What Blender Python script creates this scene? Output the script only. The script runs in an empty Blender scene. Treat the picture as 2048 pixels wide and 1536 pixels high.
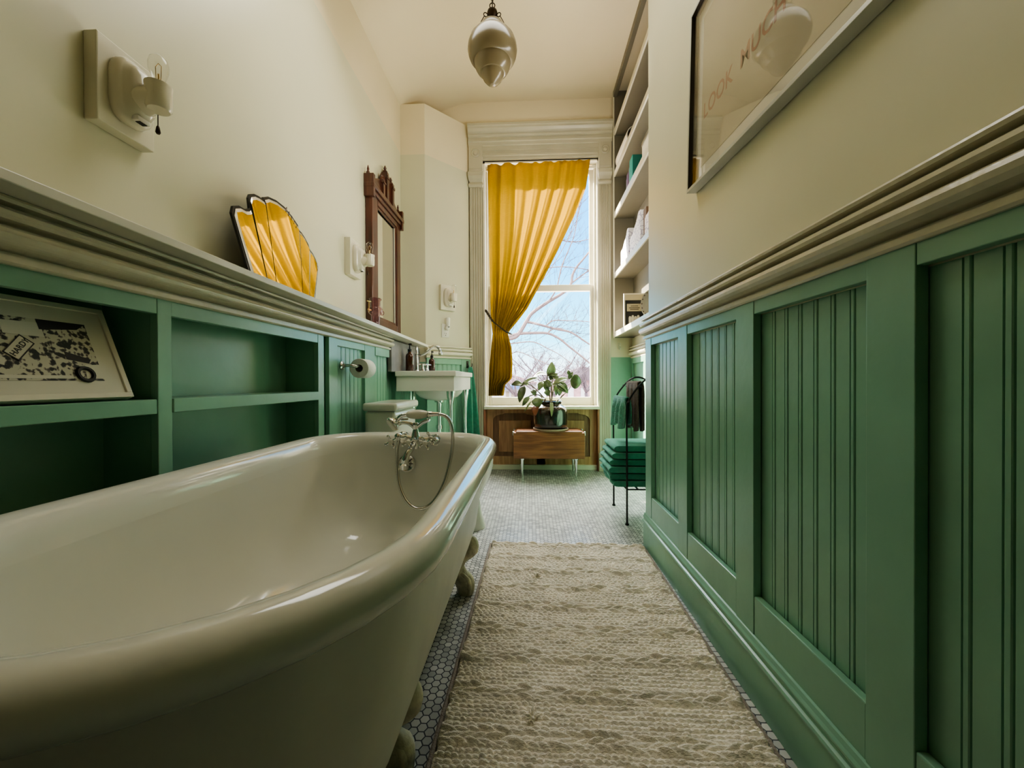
import bpy, bmesh, math, random
import numpy as np
from mathutils import Vector, Matrix, Quaternion
PI = math.pi
SC = bpy.context.scene
COL = SC.collection
random.seed(7)

# ------------------------------------------------------------------ helpers
def V(*a): return Vector(a)

class MB:
    """collects world-space geometry; build() links it as ONE mesh object"""
    def __init__(s): s.v = []; s.f = []; s.sm = []
    def add(s, vs, fs, smooth=False):
        b = len(s.v); s.v += [Vector(p) for p in vs]
        s.f += [tuple(b+i for i in f) for f in fs]; s.sm += [smooth]*len(fs); return s
    def box(s, x0, x1, y0, y1, z0, z1, M=None):
        vs = [V(x, y, z) for z in (z0, z1) for y in (y0, y1) for x in (x0, x1)]
        if M is not None: vs = [M @ p for p in vs]
        fs = [(0,2,3,1),(4,5,7,6),(0,1,5,4),(2,6,7,3),(0,4,6,2),(1,3,7,5)]
        return s.add(vs, fs)
    def prism(s, pts, vec, smooth=False, caps=True):
        n = len(pts); pts = [Vector(p) for p in pts]; vec = Vector(vec)
        vs = pts + [p+vec for p in pts]
        s.add(vs, [(i, (i+1) % n, n+(i+1) % n, n+i) for i in range(n)], smooth)
        if caps:
            b = len(s.v)-2*n
            s.f += [tuple(b+i for i in range(n))[::-1], tuple(b+n+i for i in range(n))]; s.sm += [False, False]
        return s
    def loft(s, rings, closed=True, caps=True, smooth=True):
        n = len(rings[0]); b = len(s.v)
        for r in rings: s.v += [Vector(p) for p in r]
        m = n if closed else n-1
        for k in range(len(rings)-1):
            for i in range(m):
                j = (i+1) % n
                s.f.append((b+k*n+i, b+k*n+j, b+(k+1)*n+j, b+(k+1)*n+i)); s.sm.append(smooth)
        if caps and closed:
            s.f.append(tuple(b+i for i in range(n))[::-1]); s.sm.append(smooth)
            k = len(rings)-1
            s.f.append(tuple(b+k*n+i for i in range(n))); s.sm.append(smooth)
        return s
    def lathe(s, prof, c, ax=(0,0,1), n=28, caps=True, sx=1., sy=1., ref=None):
        c = Vector(c); ax = Vector(ax).normalized()
        u = ax.orthogonal().normalized() if ref is None else Vector(ref).normalized()
        w = ax.cross(u)
        rings = [[c+ax*h+u*(math.cos(2*PI*i/n)*max(r, 1e-4)*sx)+w*(math.sin(2*PI*i/n)*max(r, 1e-4)*sy) for i in range(n)] for r, h in prof]
        return s.loft(rings, True, caps)
    def tube(s, pts, r, n=8, caps=True, flat=1., ref=None):
        pts = [Vector(p) for p in pts]; m = len(pts)
        rs = r if isinstance(r, (list, tuple)) else [r]*m
        tans = []
        for i in range(m):
            t = (pts[min(i+1, m-1)]-pts[max(i-1, 0)])
            tans.append(t.normalized() if t.length > 1e-9 else V(0,0,1))
        u = tans[0].orthogonal().normalized() if ref is None else (Vector(ref)-tans[0]*Vector(ref).dot(tans[0])).normalized()
        rings = []
        for i in range(m):
            t = tans[i]; u = u-t*u.dot(t)
            u = u.normalized() if u.length > 1e-6 else t.orthogonal().normalized()
            w = t.cross(u)
            rings.append([pts[i]+u*(math.cos(2*PI*k/n)*rs[i])+w*(math.sin(2*PI*k/n)*rs[i]*flat) for k in range(n)])
        return s.loft(rings, True, caps)
    def ring(s, c, ax, R, r, n=20, m=8, sx=1.):
        c = Vector(c); ax = Vector(ax).normalized(); u = ax.orthogonal().normalized(); w = ax.cross(u)
        b = len(s.v)
        for i in range(n):
            a = 2*PI*i/n; d = u*math.cos(a)*sx+w*math.sin(a)
            for k in range(m):
                q = 2*PI*k/m
                s.v.append(c+d*(R+r*math.cos(q))+ax*(r*math.sin(q)))
        for i in range(n):
            for k in range(m):
                i2 = (i+1) % n; k2 = (k+1) % m
                s.f.append((b+i*m+k, b+i2*m+k, b+i2*m+k2, b+i*m+k2)); s.sm.append(True)
        return s
    def ball(s, c, r, n=12, sx=1, sy=1, sz=1):
        c = Vector(c); rings = []
        h = n//2
        for k in range(1, h):
            a = PI*k/h
            rings.append([c+V(math.cos(2*PI*i/n)*math.sin(a)*r*sx, math.sin(2*PI*i/n)*math.sin(a)*r*sy, -math.cos(a)*r*sz) for i in range(n)])
        return s.loft(rings, True, True)
    def grid(s, fn, nu, nv, smooth=True):
        b = len(s.v)
        for j in range(nv+1):
            for i in range(nu+1): s.v.append(Vector(fn(i/nu, j/nv)))
        for j in range(nv):
            for i in range(nu):
                a = b+j*(nu+1)+i
                s.f.append((a, a+1, a+nu+2, a+nu+1)); s.sm.append(smooth)
        return s
    def build(s, name, mat, parent=None, bevel=0., seg=2, sub=0, angle=40, solid=0., loc=None):
        me = bpy.data.meshes.new(name)
        root = parent
        while root is not None and root.parent is not None: root = root.parent
        org = Vector(root.location) if root is not None else (Vector(loc) if loc is not None else Vector((0,0,0)))
        me.from_pydata([tuple(p-org) for p in s.v], [], s.f)
        me.polygons.foreach_set('use_smooth', [bool(x) for x in s.sm])
        bm = bmesh.new(); bm.from_mesh(me); bmesh.ops.recalc_face_normals(bm, faces=bm.faces); bm.to_mesh(me); bm.free()
        if any(s.sm): me.set_sharp_from_angle(angle=math.radians(angle))
        me.update()
        o = bpy.data.objects.new(name, me); COL.objects.link(o)
        if mat is not None: me.materials.append(mat)
        if parent is not None: o.parent = parent
        else: o.location = org
        if solid:
            m = o.modifiers.new('solid', 'SOLIDIFY'); m.thickness = solid; m.offset = 0
        if bevel:
            m = o.modifiers.new('bev', 'BEVEL'); m.width = bevel; m.segments = seg; m.limit_method = 'ANGLE'; m.angle_limit = math.radians(50); m.harden_normals = False
        if sub:
            m = o.modifiers.new('sub', 'SUBSURF'); m.levels = sub; m.render_levels = sub
        return o

def tag(o, label=None, cat=None, group=None, kind=None):
    if label: o['label'] = label
    if cat: o['category'] = cat
    if group: o['group'] = group
    if kind: o['kind'] = kind
    return o

def thing(name, loc, label, cat, group=None):
    o = bpy.data.objects.new(name, None); COL.objects.link(o); o.location = loc
    o.empty_display_size = 0.1
    return tag(o, label, cat, group)

def struct(name, loc=(0,0,0)):
    o = bpy.data.objects.new(name, None); COL.objects.link(o); o.location = loc; o['kind'] = 'structure'
    return o

def copy_tree(o, parent=None):
    c = o.copy(); COL.objects.link(c)
    if parent is not None: c.parent = parent
    for ch in list(o.children): copy_tree(ch, c)
    return c

def smooth_path(pts, k=6):
    """Catmull-Rom through pts"""
    P = [Vector(p) for p in pts]; out = []
    for i in range(len(P)-1):
        p0 = P[max(i-1, 0)]; p1 = P[i]; p2 = P[i+1]; p3 = P[min(i+2, len(P)-1)]
        for j in range(k):
            t = j/k
            out.append(0.5*((2*p1)+(p2-p0)*t+(2*p0-5*p1+4*p2-p3)*t*t+(3*p1-p0-3*p2+p3)*t*t*t))
    out.append(P[-1]); return out

def lerp_table(tab, x):
    if x <= tab[0][0]: return tab[0][1]
    for (a, fa), (b, fb) in zip(tab, tab[1:]):
        if x <= b: return fa+(fb-fa)*(x-a)/(b-a)
    return tab[-1][1]

# ------------------------------------------------------------------ materials
def newmat(name):
    m = bpy.data.materials.new(name); m.use_nodes = True
    nt = m.node_tree
    return m, nt, nt.nodes['Principled BSDF'], nt.nodes['Material Output']

def N(nt, t, **kw):
    n = nt.nodes.new(t)
    for k, v in kw.items():
        if k.startswith('i_'): n.inputs[k[2:].replace('_', ' ')].default_value = v
        else: setattr(n, k, v)
    return n

def pbr(name, col, rough=.5, metal=0., var=.06, vscale=4., bump=0., bscale=60., coat=0., spec=.5, sheen=0., detail=3., stretch=None, col2=None):
    m, nt, b, out = newmat(name); L = nt.links
    b.inputs['Roughness'].default_value = rough; b.inputs['Metallic'].default_value = metal
    b.inputs['Specular IOR Level'].default_value = spec
    b.inputs['Coat Weight'].default_value = coat; b.inputs['Coat Roughness'].default_value = .08
    b.inputs['Sheen Weight'].default_value = sheen
    tc = N(nt, 'ShaderNodeTexCoord'); src = tc.outputs['Object']
    if stretch:
        mp = N(nt, 'ShaderNodeMapping'); mp.inputs['Scale'].default_value = stretch
        L.new(src, mp.inputs['Vector']); src = mp.outputs['Vector']
    nz = N(nt, 'ShaderNodeTexNoise'); nz.inputs['Scale'].default_value = vscale; nz.inputs['Detail'].default_value = detail
    L.new(src, nz.inputs['Vector'])
    mx = N(nt, 'ShaderNodeMix', data_type='RGBA')
    c = Vector(col[:3]); c2 = Vector(col2[:3]) if col2 else c*(1-var*2)
    ca = c if col2 else c*(1+var)
    mx.inputs['A'].default_value = (*ca, 1); mx.inputs['B'].default_value = (*c2, 1)
    rp = N(nt, 'ShaderNodeMapRange'); rp.inputs['From Min'].default_value = .3; rp.inputs['From Max'].default_value = .7
    L.new(nz.outputs['Fac'], rp.inputs['Value']); L.new(rp.outputs['Result'], mx.inputs['Factor'])
    L.new(mx.outputs['Result'], b.inputs['Base Color'])
    if bump:
        n2 = N(nt, 'ShaderNodeTexNoise'); n2.inputs['Scale'].default_value = bscale; n2.inputs['Detail'].default_value = 2
        L.new(src, n2.inputs['Vector'])
        bp = N(nt, 'ShaderNodeBump'); bp.inputs['Strength'].default_value = bump; bp.inputs['Distance'].default_value = .01
        L.new(n2.outputs['Fac'], bp.inputs['Height']); L.new(bp.outputs['Normal'], b.inputs['Normal'])
    return m

def glass(name, tint=(1,1,1), gloss=.05, rough=.02, edge=.8):
    """thin clear glass: mostly transparent, reflecting more at grazing angles"""
    m, nt, b, out = newmat(name); nt.nodes.remove(b); L = nt.links
    tr = N(nt, 'ShaderNodeBsdfTransparent'); tr.inputs['Color'].default_value = (*tint, 1)
    gl = N(nt, 'ShaderNodeBsdfGlossy'); gl.inputs['Roughness'].default_value = rough
    lw = N(nt, 'ShaderNodeLayerWeight'); lw.inputs['Blend'].default_value = .5
    pw = N(nt, 'ShaderNodeMath', operation='POWER'); L.new(lw.outputs['Facing'], pw.inputs[0]); pw.inputs[1].default_value = 4
    rm = N(nt, 'ShaderNodeMapRange'); L.new(pw.outputs[0], rm.inputs['Value']); rm.inputs['To Min'].default_value = gloss; rm.inputs['To Max'].default_value = edge
    mx = N(nt, 'ShaderNodeMixShader')
    L.new(rm.outputs['Result'], mx.inputs['Fac']); L.new(tr.outputs[0], mx.inputs[1]); L.new(gl.outputs[0], mx.inputs[2])
    L.new(mx.outputs[0], out.inputs['Surface']); return m

def translucent(name, col, tcol, fac=.5, rough=.9, gloss=0., stretch=(1,1,1), vscale=60.):
    m, nt, b, out = newmat(name); L = nt.links; nt.nodes.remove(b)
    df = N(nt, 'ShaderNodeBsdfDiffuse'); tl = N(nt, 'ShaderNodeBsdfTranslucent')
    tc = N(nt, 'ShaderNodeTexCoord'); mp = N(nt, 'ShaderNodeMapping'); mp.inputs['Scale'].default_value = stretch
    L.new(tc.outputs['Object'], mp.inputs['Vector'])
    nz = N(nt, 'ShaderNodeTexNoise'); nz.inputs['Scale'].default_value = vscale; nz.inputs['Detail'].default_value = 3
    L.new(mp.outputs[0], nz.inputs['Vector'])
    for node, c in ((df, col), (tl, tcol)):
        mx = N(nt, 'ShaderNodeMix', data_type='RGBA')
        mx.inputs['A'].default_value = (*[q*.8 for q in c], 1); mx.inputs['B'].default_value = (*[min(q*1.15, 1) for q in c], 1)
        L.new(nz.outputs['Fac'], mx.inputs['Factor']); L.new(mx.outputs['Result'], node.inputs['Color'])
    ms = N(nt, 'ShaderNodeMixShader'); ms.inputs['Fac'].default_value = fac
    L.new(df.outputs[0], ms.inputs[1]); L.new(tl.outputs[0], ms.inputs[2])
    last = ms
    if gloss:
        g = N(nt, 'ShaderNodeBsdfGlossy'); g.inputs['Roughness'].default_value = rough
        lw = N(nt, 'ShaderNodeLayerWeight'); lw.inputs['Blend'].default_value = gloss
        m2 = N(nt, 'ShaderNodeMixShader'); L.new(lw.outputs['Facing'], m2.inputs['Fac'])
        L.new(ms.outputs[0], m2.inputs[1]); L.new(g.outputs[0], m2.inputs[2]); last = m2
    L.new(last.outputs[0], out.inputs['Surface']); return m

def wood(name, c1, c2, rough=.45, axis='x', scale=14., coat=0.):
    m, nt, b, out = newmat(name); L = nt.links
    b.inputs['Roughness'].default_value = rough; b.inputs['Coat Weight'].default_value = coat
    tc = N(nt, 'ShaderNodeTexCoord'); mp = N(nt, 'ShaderNodeMapping')
    mp.inputs['Scale'].default_value = {'x': (.8, 9, 9), 'y': (9, .8, 9), 'z': (9, 9, .8)}[axis]
    L.new(tc.outputs['Object'], mp.inputs['Vector'])
    nz = N(nt, 'ShaderNodeTexNoise'); nz.inputs['Scale'].default_value = scale/3; nz.inputs['Detail'].default_value = 6; nz.inputs['Distortion'].default_value = .6
    L.new(mp.outputs[0], nz.inputs['Vector'])
    cr = N(nt, 'ShaderNodeValToRGB'); cr.color_ramp.elements[0].position = .32; cr.color_ramp.elements[1].position = .68
    cr.color_ramp.elements[0].color = (*c1, 1); cr.color_ramp.elements[1].color = (*c2, 1)
    L.new(nz.outputs['Fac'], cr.inputs['Fac']); L.new(cr.outputs['Color'], b.inputs['Base Color'])
    bp = N(nt, 'ShaderNodeBump'); bp.inputs['Strength'].default_value = .15; bp.inputs['Distance'].default_value = .004
    L.new(nz.outputs['Fac'], bp.inputs['Height']); L.new(bp.outputs['Normal'], b.inputs['Normal'])
    return m

def hexfloor(name, p=.0232):
    m, nt, b, out = newmat(name); L = nt.links
    tc = N(nt, 'ShaderNodeTexCoord')
    sx, sy = math.sqrt(3)*p, p
    def vm(op, a, bb=None, val=None):
        n = N(nt, 'ShaderNodeVectorMath', operation=op); L.new(a, n.inputs[0])
        if bb is not None: L.new(bb, n.inputs[1])
        if val is not None: n.inputs[1].default_value = val
        return n.outputs['Value'] if op in ('DOT_PRODUCT', 'LENGTH') else n.outputs['Vector']
    def mt(op, a, bb=None, val=None):
        n = N(nt, 'ShaderNodeMath', operation=op); L.new(a, n.inputs[0])
        if bb is not None: L.new(bb, n.inputs[1])
        if val is not None: n.inputs[1].default_value = val
        return n.outputs[0]
    P = vm('MULTIPLY', tc.outputs['Object'], val=(1, 1, 0))
    Q = vm('DIVIDE', P, val=(sx, sy, 1))
    def local(q):
        f = vm('SUBTRACT', vm('FRACTION', q), val=(.5, .5, 0))
        return vm('MULTIPLY', f, val=(sx, sy, 0))
    A = local(Q); B = local(vm('ADD', Q, val=(.5, .5, 0)))
    la, lb = vm('LENGTH', A), vm('LENGTH', B)
    sel = mt('LESS_THAN', la, lb)
    mx = N(nt, 'ShaderNodeMix', data_type='VECTOR'); L.new(sel, mx.inputs['Factor']); L.new(B, mx.inputs['A']); L.new(A, mx.inputs['B'])
    loc = mx.outputs['Result']
    cell = vm('SUBTRACT', P, loc)
    ab = vm('ABSOLUTE', loc)
    sp = N(nt, 'ShaderNodeSeparateXYZ'); L.new(ab, sp.inputs[0])
    d2 = mt('ADD', mt('MULTIPLY', sp.outputs[0], val=.866), mt('MULTIPLY', sp.outputs[1], val=.5))
    d = mt('MAXIMUM', sp.outputs[1], d2)
    rp = N(nt, 'ShaderNodeMapRange', interpolation_type='SMOOTHSTEP'); L.new(d, rp.inputs['Value'])
    rp.inputs['From Min'].default_value = p*.5-.0021; rp.inputs['From Max'].default_value = p*.5-.0010
    wn = N(nt, 'ShaderNodeTexWhiteNoise', noise_dimensions='3D')
    cs = vm('SNAP', vm('ADD', cell, val=(1e-4, 1e-4, 0)), val=(.001, .001, .001)); L.new(cs, wn.inputs['Vector'])
    cr = N(nt, 'ShaderNodeValToRGB'); e = cr.color_ramp.elements
    e[0].color = (.44, .45, .43, 1); e[1].color = (.72, .72, .68, 1)
    L.new(wn.outputs['Value'], cr.inputs['Fac'])
    nz = N(nt, 'ShaderNodeTexNoise'); nz.inputs['Scale'].default_value = 5; L.new(tc.outputs['Object'], nz.inputs['Vector'])
    tint = N(nt, 'ShaderNodeMix', data_type='RGBA', blend_type='MULTIPLY'); tint.inputs['Factor'].default_value = .5
    L.new(cr.outputs['Color'], tint.inputs['A']); L.new(nz.outputs['Fac'], tint.inputs['B'])
    mc = N(nt, 'ShaderNodeMix', data_type='RGBA'); L.new(rp.outputs['Result'], mc.inputs['Factor'])
    L.new(tint.outputs['Result'], mc.inputs['A']); mc.inputs['B'].default_value = (.05, .053, .058, 1)
    L.new(mc.outputs['Result'], b.inputs['Base Color'])
    rr = N(nt, 'ShaderNodeMapRange'); L.new(rp.outputs['Result'], rr.inputs['Value']); rr.inputs['To Min'].default_value = .22; rr.inputs['To Max'].default_value = .85
    L.new(rr.outputs['Result'], b.inputs['Roughness'])
    inv = mt('SUBTRACT', rp.outputs['Result'], val=1.0)
    wob = mt('MULTIPLY', wn.outputs['Value'], val=.0)
    hh = mt('MULTIPLY', inv, val=-1.0)
    bp = N(nt, 'ShaderNodeBump'); bp.inputs['Strength'].default_value = .6; bp.inputs['Distance'].default_value = .0012
    L.new(hh, bp.inputs['Height'])
    # each tile sits at a slightly different tilt
    wc = vm('MULTIPLY', vm('SUBTRACT', wn.outputs['Color'], val=(.5, .5, .5)), val=(.05, .05, 0))
    nn = vm('NORMALIZE', vm('ADD', bp.outputs['Normal'], wc))
    L.new(nn, b.inputs['Normal'])
    return m

CREAM = pbr('cream wall paint', (.63, .61, .455), rough=.33, var=.02, vscale=1.5, bump=.06, bscale=9, spec=.4)
TAN = pbr('warm upper paint', (.74, .655, .475), rough=.6, var=.02, vscale=1.5, bump=.03, bscale=12)
TRIM = pbr('old cream trim paint', (.58, .54, .41), rough=.3, var=.05, vscale=9, bump=.22, bscale=40, spec=.6)
CASING = pbr('window casing paint', (.47, .44, .335), rough=.34, var=.05, bump=.04, bscale=30)
TRIMS = pbr('smooth cream trim paint', (.68, .645, .51), rough=.32, var=.03, bump=.04, bscale=30, spec=.5)
LEDGEM = pbr('pale grey ledge paint', (.66, .64, .55), rough=.35, var=.02, bump=.04, bscale=40)
GREEN = pbr('green satin paint', (.215, .415, .300), rough=.3, var=.05, vscale=5, bump=.08, bscale=26, spec=.5)
SHELFSHADE = pbr('shaded white shelf paint', (.165, .15, .11), rough=.4, var=.03, bump=.05, bscale=30)  # white paint darkened: shade of the unlit shelf interior put into the colour
FLOOR = hexfloor('white hexagon tile')
PORC = pbr('white porcelain enamel', (.70, .705, .63), rough=.12, var=.02, vscale=2, spec=.6, coat=.35)
TUBOUT = pbr('painted tub outside', (.68, .65, .56), rough=.4, var=.05, vscale=6, bump=.08, bscale=30)
SINKP = pbr('sink porcelain', (.70, .69, .60), rough=.15, var=.02, spec=.6)
SCONCEP = pbr('cream porcelain', (.70, .655, .52), rough=.16, var=.03, spec=.6)
CHROME = pbr('chrome', (.78, .78, .76), rough=.09, metal=1, var=.02)
STEEL = pbr('brushed nickel', (.62, .61, .57), rough=.2, metal=1, var=.05)
BRASS = pbr('brass', (.62, .44, .2), rough=.28, metal=1)
BRONZE = pbr('dark bronze', (.05, .032, .022), rough=.4, metal=.7)
IRON = pbr('black iron', (.03, .03, .028), rough=.45, metal=.5)
CLAW = pbr('worn ivory foot paint', (.56, .52, .37), rough=.34, var=.18, vscale=30, bump=.3, bscale=70)
MAHOG = wood('dark mahogany', (.045, .014, .009), (.12, .038, .022), rough=.3, axis='z', coat=.3)
CRATE = wood('oiled crate wood', (.14, .052, .02), (.30, .125, .05), rough=.4, axis='x')
PANELW = wood('stripped panel wood', (.27, .135, .06), (.46, .26, .13), rough=.5, axis='z')
PANELD = wood('shaded panel ground', (.13, .06, .027), (.24, .125, .06), rough=.5, axis='z')  # recessed board coloured darker in place of shading
PANELF = wood('lightened panel frame wood', (.36, .19, .085), (.56, .335, .175), rough=.45, axis='z')  # same wood coloured lighter, so the frame stands out without shading
JAMBW = wood('reddish jamb wood', (.28, .105, .055), (.40, .17, .10), rough=.5, axis='z')
BLACK = pbr('black', (.012, .012, .012), rough=.4)
DARKGLAZE = pbr('dark brown glaze', (.028, .018, .011), rough=.14, var=.4, vscale=7, spec=.6, bump=.12, bscale=20, coat=.4)
CLAYRIM = pbr('raw stoneware', (.30, .22, .15), rough=.5)
SOIL = pbr('potting soil', (.03, .02, .014), rough=1, bump=.6, bscale=90)
LEAF = pbr('waxy leaf green', (.10, .135, .052), rough=.28, var=.3, vscale=18, spec=.6)
LEAF2 = pbr('pale leaf green', (.21, .26, .12), rough=.3, var=.25, vscale=18, spec=.6)
LEAFR = pbr('rusty leaf', (.17, .05, .02), rough=.35, var=.2)
STEM = pbr('plant stem', (.10, .075, .05), rough=.6)
JUTE = pbr('natural jute', (.82, .755, .645), rough=.85, var=.12, vscale=26, bump=.5, bscale=260, detail=5, stretch=(.5, 1.6, 1))
RUGBACK = pbr('rug edge jute', (.27, .23, .19), rough=.95, bump=.5, bscale=200)
TOWELG = pbr('green terry', (.055, .37, .235), rough=.95, var=.12, vscale=30, bump=.9, bscale=420, sheen=.3)
TOWELH = pbr('teal waffle cotton', (.06, .30, .20), rough=.95, var=.15, vscale=60, bump=.9, bscale=250, sheen=.3)
TOWELB = pbr('brown waffle cotton', (.155, .098, .062), rough=.95, var=.2, vscale=80, bump=1., bscale=240, sheen=.3)
CURT = translucent('mustard linen', (.15, .097, .015), (.21, .115, .006), .48, stretch=(1, 1, 14), vscale=26)
ROPE = pbr('dark chain', (.05, .035, .02), rough=.4, metal=.6)
STONE = pbr('grey slate slab', (.24, .225, .215), rough=.5, var=.12, vscale=9, bump=.05)
AMBER = pbr('amber bottle glass', (.06, .018, .006), rough=.07, spec=.7, coat=.5)
PAPERW = pbr('white toilet paper', (.80, .79, .73), rough=.95, bump=.2, bscale=150)
CARD = pbr('cardboard', (.28, .21, .14), rough=.9)
WINGL = glass('window glass', (.97, .99, 1), .006, .02, .5)
BULB = glass('bulb glass', (.97, .97, .95), .04, .03, .9)
PGLASS = glass('picture glass', (1, 1, 1), .05, .02, .7)
JARG = glass('pale violet glass', (.74, .56, .62), .06, .05, .9)
MIRROR = pbr('mirror', (.93, .90, .84), rough=.012, metal=1, var=0)
MIRBEV = pbr('mirror bevel', (.96, .94, .90), rough=.3, metal=1, var=0)
FROST = translucent('frosted lamp glass', (.22, .18, .105), (.30, .245, .14), .45, rough=.25, gloss=.12, vscale=3)
WHITEP = pbr('white mat board', (.66, .63, .53), rough=.7, var=.02)
FRAMEW = pbr('painted white frame', (.72, .68, .56), rough=.45)
FRAMEG = pbr('satin aluminium frame', (.50, .51, .47), rough=.35, metal=.3)
FRAMEDK = pbr('dark frame edge', (.045, .035, .02), rough=.4)
PRINTP = pbr('aged print paper', (.50, .44, .30), rough=.75, var=.05, vscale=3)
REDINK = pbr('faded red ink', (.44, .25, .16), rough=.8)
OCHRE = pbr('ochre ink', (.38, .33, .20), rough=.8, var=.1)
PLAST = pbr('white plastic', (.76, .74, .66), rough=.3)
SLOT = pbr('dark slot', (.03, .028, .025), rough=.6)
TEALB = pbr('teal book cloth', (.03, .30, .25), rough=.6)
TEALD = pbr('shaded teal cover', (.012, .13, .10), rough=.5)  # teal cloth with the cover's shade put into the colour; the spine is lit
PLUM = pbr('plum book cloth', (.13, .06, .12), rough=.6)
BROWNB = pbr('brown book cloth', (.14, .075, .035), rough=.6)
GREYB = pbr('grey book cloth', (.16, .15, .16), rough=.6)
LINENW = pbr('white linen', (.72, .68, .58), rough=.9, bump=.3, bscale=160)
BARK = pbr('branch bark', (.08, .05, .048), rough=.9, bump=.4, bscale=30)
TWIG = pbr('far twig bark', (.045, .03, .038), rough=1)
BRICK = pbr('distant brick', (.16, .085, .09), rough=.9, var=.2, vscale=3)
BLUER = pbr('blue roof', (.02, .055, .15), rough=.5)
PALEW = pbr('pale siding', (.20, .19, .20), rough=.8)
GRASSM = pbr('winter ground', (.36, .31, .29), rough=1, var=.3, vscale=1)

def patterned(name):
    m, nt, b, out = newmat(name); L = nt.links
    tc = N(nt, 'ShaderNodeTexCoord'); mp = N(nt, 'ShaderNodeMapping'); mp.inputs['Rotation'].default_value = (.5, .3, .2)
    L.new(tc.outputs['Object'], mp.inputs['Vector'])
    vo = N(nt, 'ShaderNodeTexVoronoi', feature='DISTANCE_TO_EDGE'); vo.inputs['Scale'].default_value = 26
    L.new(mp.outputs[0], vo.inputs['Vector'])
    cr = N(nt, 'ShaderNodeValToRGB'); e = cr.color_ramp.elements
    e[0].position = .02; e[0].color = (.30, .26, .36, 1); e[1].position = .06; e[1].color = (.76, .73, .74, 1)
    L.new(vo.outputs['Distance'], cr.inputs['Fac']); L.new(cr.outputs['Color'], b.inputs['Base Color'])
    b.inputs['Roughness'].default_value = .7
    return m
PATT = patterned('branch patterned paper')

def sketch(name):
    """busy black and white street drawing"""
    m, nt, b, out = newmat(name); L = nt.links
    tc = N(nt, 'ShaderNodeTexCoord'); mp = N(nt, 'ShaderNodeMapping')
    L.new(tc.outputs['Object'], mp.inputs['Vector'])
    vo = N(nt, 'ShaderNodeTexVoronoi', distance='MANHATTAN'); vo.inputs['Scale'].default_value = 95; L.new(mp.outputs[0], vo.inputs['Vector'])
    nz = N(nt, 'ShaderNodeTexNoise'); nz.inputs['Scale'].default_value = 40; nz.inputs['Detail'].default_value = 6; nz.inputs['Distortion'].default_value = 1.2
    L.new(mp.outputs[0], nz.inputs['Vector'])
    ad = N(nt, 'ShaderNodeMath', operation='MULTIPLY_ADD'); L.new(vo.outputs['Distance'], ad.inputs[0]); ad.inputs[1].default_value = .35
    L.new(nz.outputs['Fac'], ad.inputs[2])
    cr = N(nt, 'ShaderNodeValToRGB'); e = cr.color_ramp.elements
    e[0].position = .66; e[0].color = (.04, .04, .035, 1); e[1].position = .79; e[1].color = (.58, .55, .44, 1)
    x = cr.color_ramp.elements.new(.73); x.color = (.20, .165, .14, 1)
    L.new(ad.outputs[0], cr.inputs['Fac']); L.new(cr.outputs['Color'], b.inputs['Base Color'])
    b.inputs['Roughness'].default_value = .7
    return m
SKETCH = sketch('busy ink drawing')

# ------------------------------------------------------------------ room shell
ZC = lambda x: 3.187+.253*(1-(1-min(max((x+1.1)/.6, 0), 1))**2)                       # the ceiling rises gently to the alcove side
b = MB().box(-1.3, 1.05, -1.6, 3.95, -.06, 0); tag(b.build('floor', FLOOR), kind='structure')
b = MB(); cx = [-1.35, -1.1]+[-1.1+.6*i/10 for i in range(1, 11)]+[0, .5, 1.05]
b.loft([[(x, y, ZC(x)) for x in cx]+[(x, y, 3.6) for x in (1.05, -1.35)] for y in (-1.6, 3.95)], True, True, True)
tag(b.build('ceiling', TAN), kind='structure')
# left wall: cream lower field, warm paint above the colour line
r = struct('wall_left')
MB().box(-1.25, -1.1, -1.6, 3.9, 1.0, 2.783).build('wall_field', CREAM, r)
MB().box(-1.25, -1.1, -1.6, 3.9, 2.783, 3.22).build('upper_band', TAN, r)
MB().box(-1.25, -1.1, -1.6, 3.9, 0, 1.0).build('lower_wall', GREEN, r)
# boxed corner between the long wall and the window
cpts = [(-1.1, 3.367), (-.889, 3.367), (-.565, 3.69), (-.565, 3.75), (-1.1, 3.75)]
r = struct('wall_corner')
for nm, z0, z1, m in (('wall_field', 1.0, 2.77, CREAM), ('upper_band', 2.77, 3.20, TAN), ('lower_wall', 0, 1.0, GREEN)):
    MB().prism([(x, y, z0) for x, y in cpts], (0, 0, z1-z0)).build(nm, m, r)
# window wall with a recess that runs down to the floor
r = struct('wall_back')
bb = MB(); bb.box(-1.3, -.42, 3.72, 3.95, 0, 3.6); bb.box(.634, 1.1, 3.72, 3.95, 1.05, 3.6); bb.box(-.42, .634, 3.72, 3.95, 2.87, 3.6)
bb.build('wall_field', TAN, r)
bb = MB().box(.634, 1.1, 3.72, 3.95, 0, 1.05); bb.build('lower_wall', GREEN, r)
bb = MB().box(-.42, .634, 3.80, 3.95, 0, .565); bb.build('wall_under_window', PANELW, r)
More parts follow.
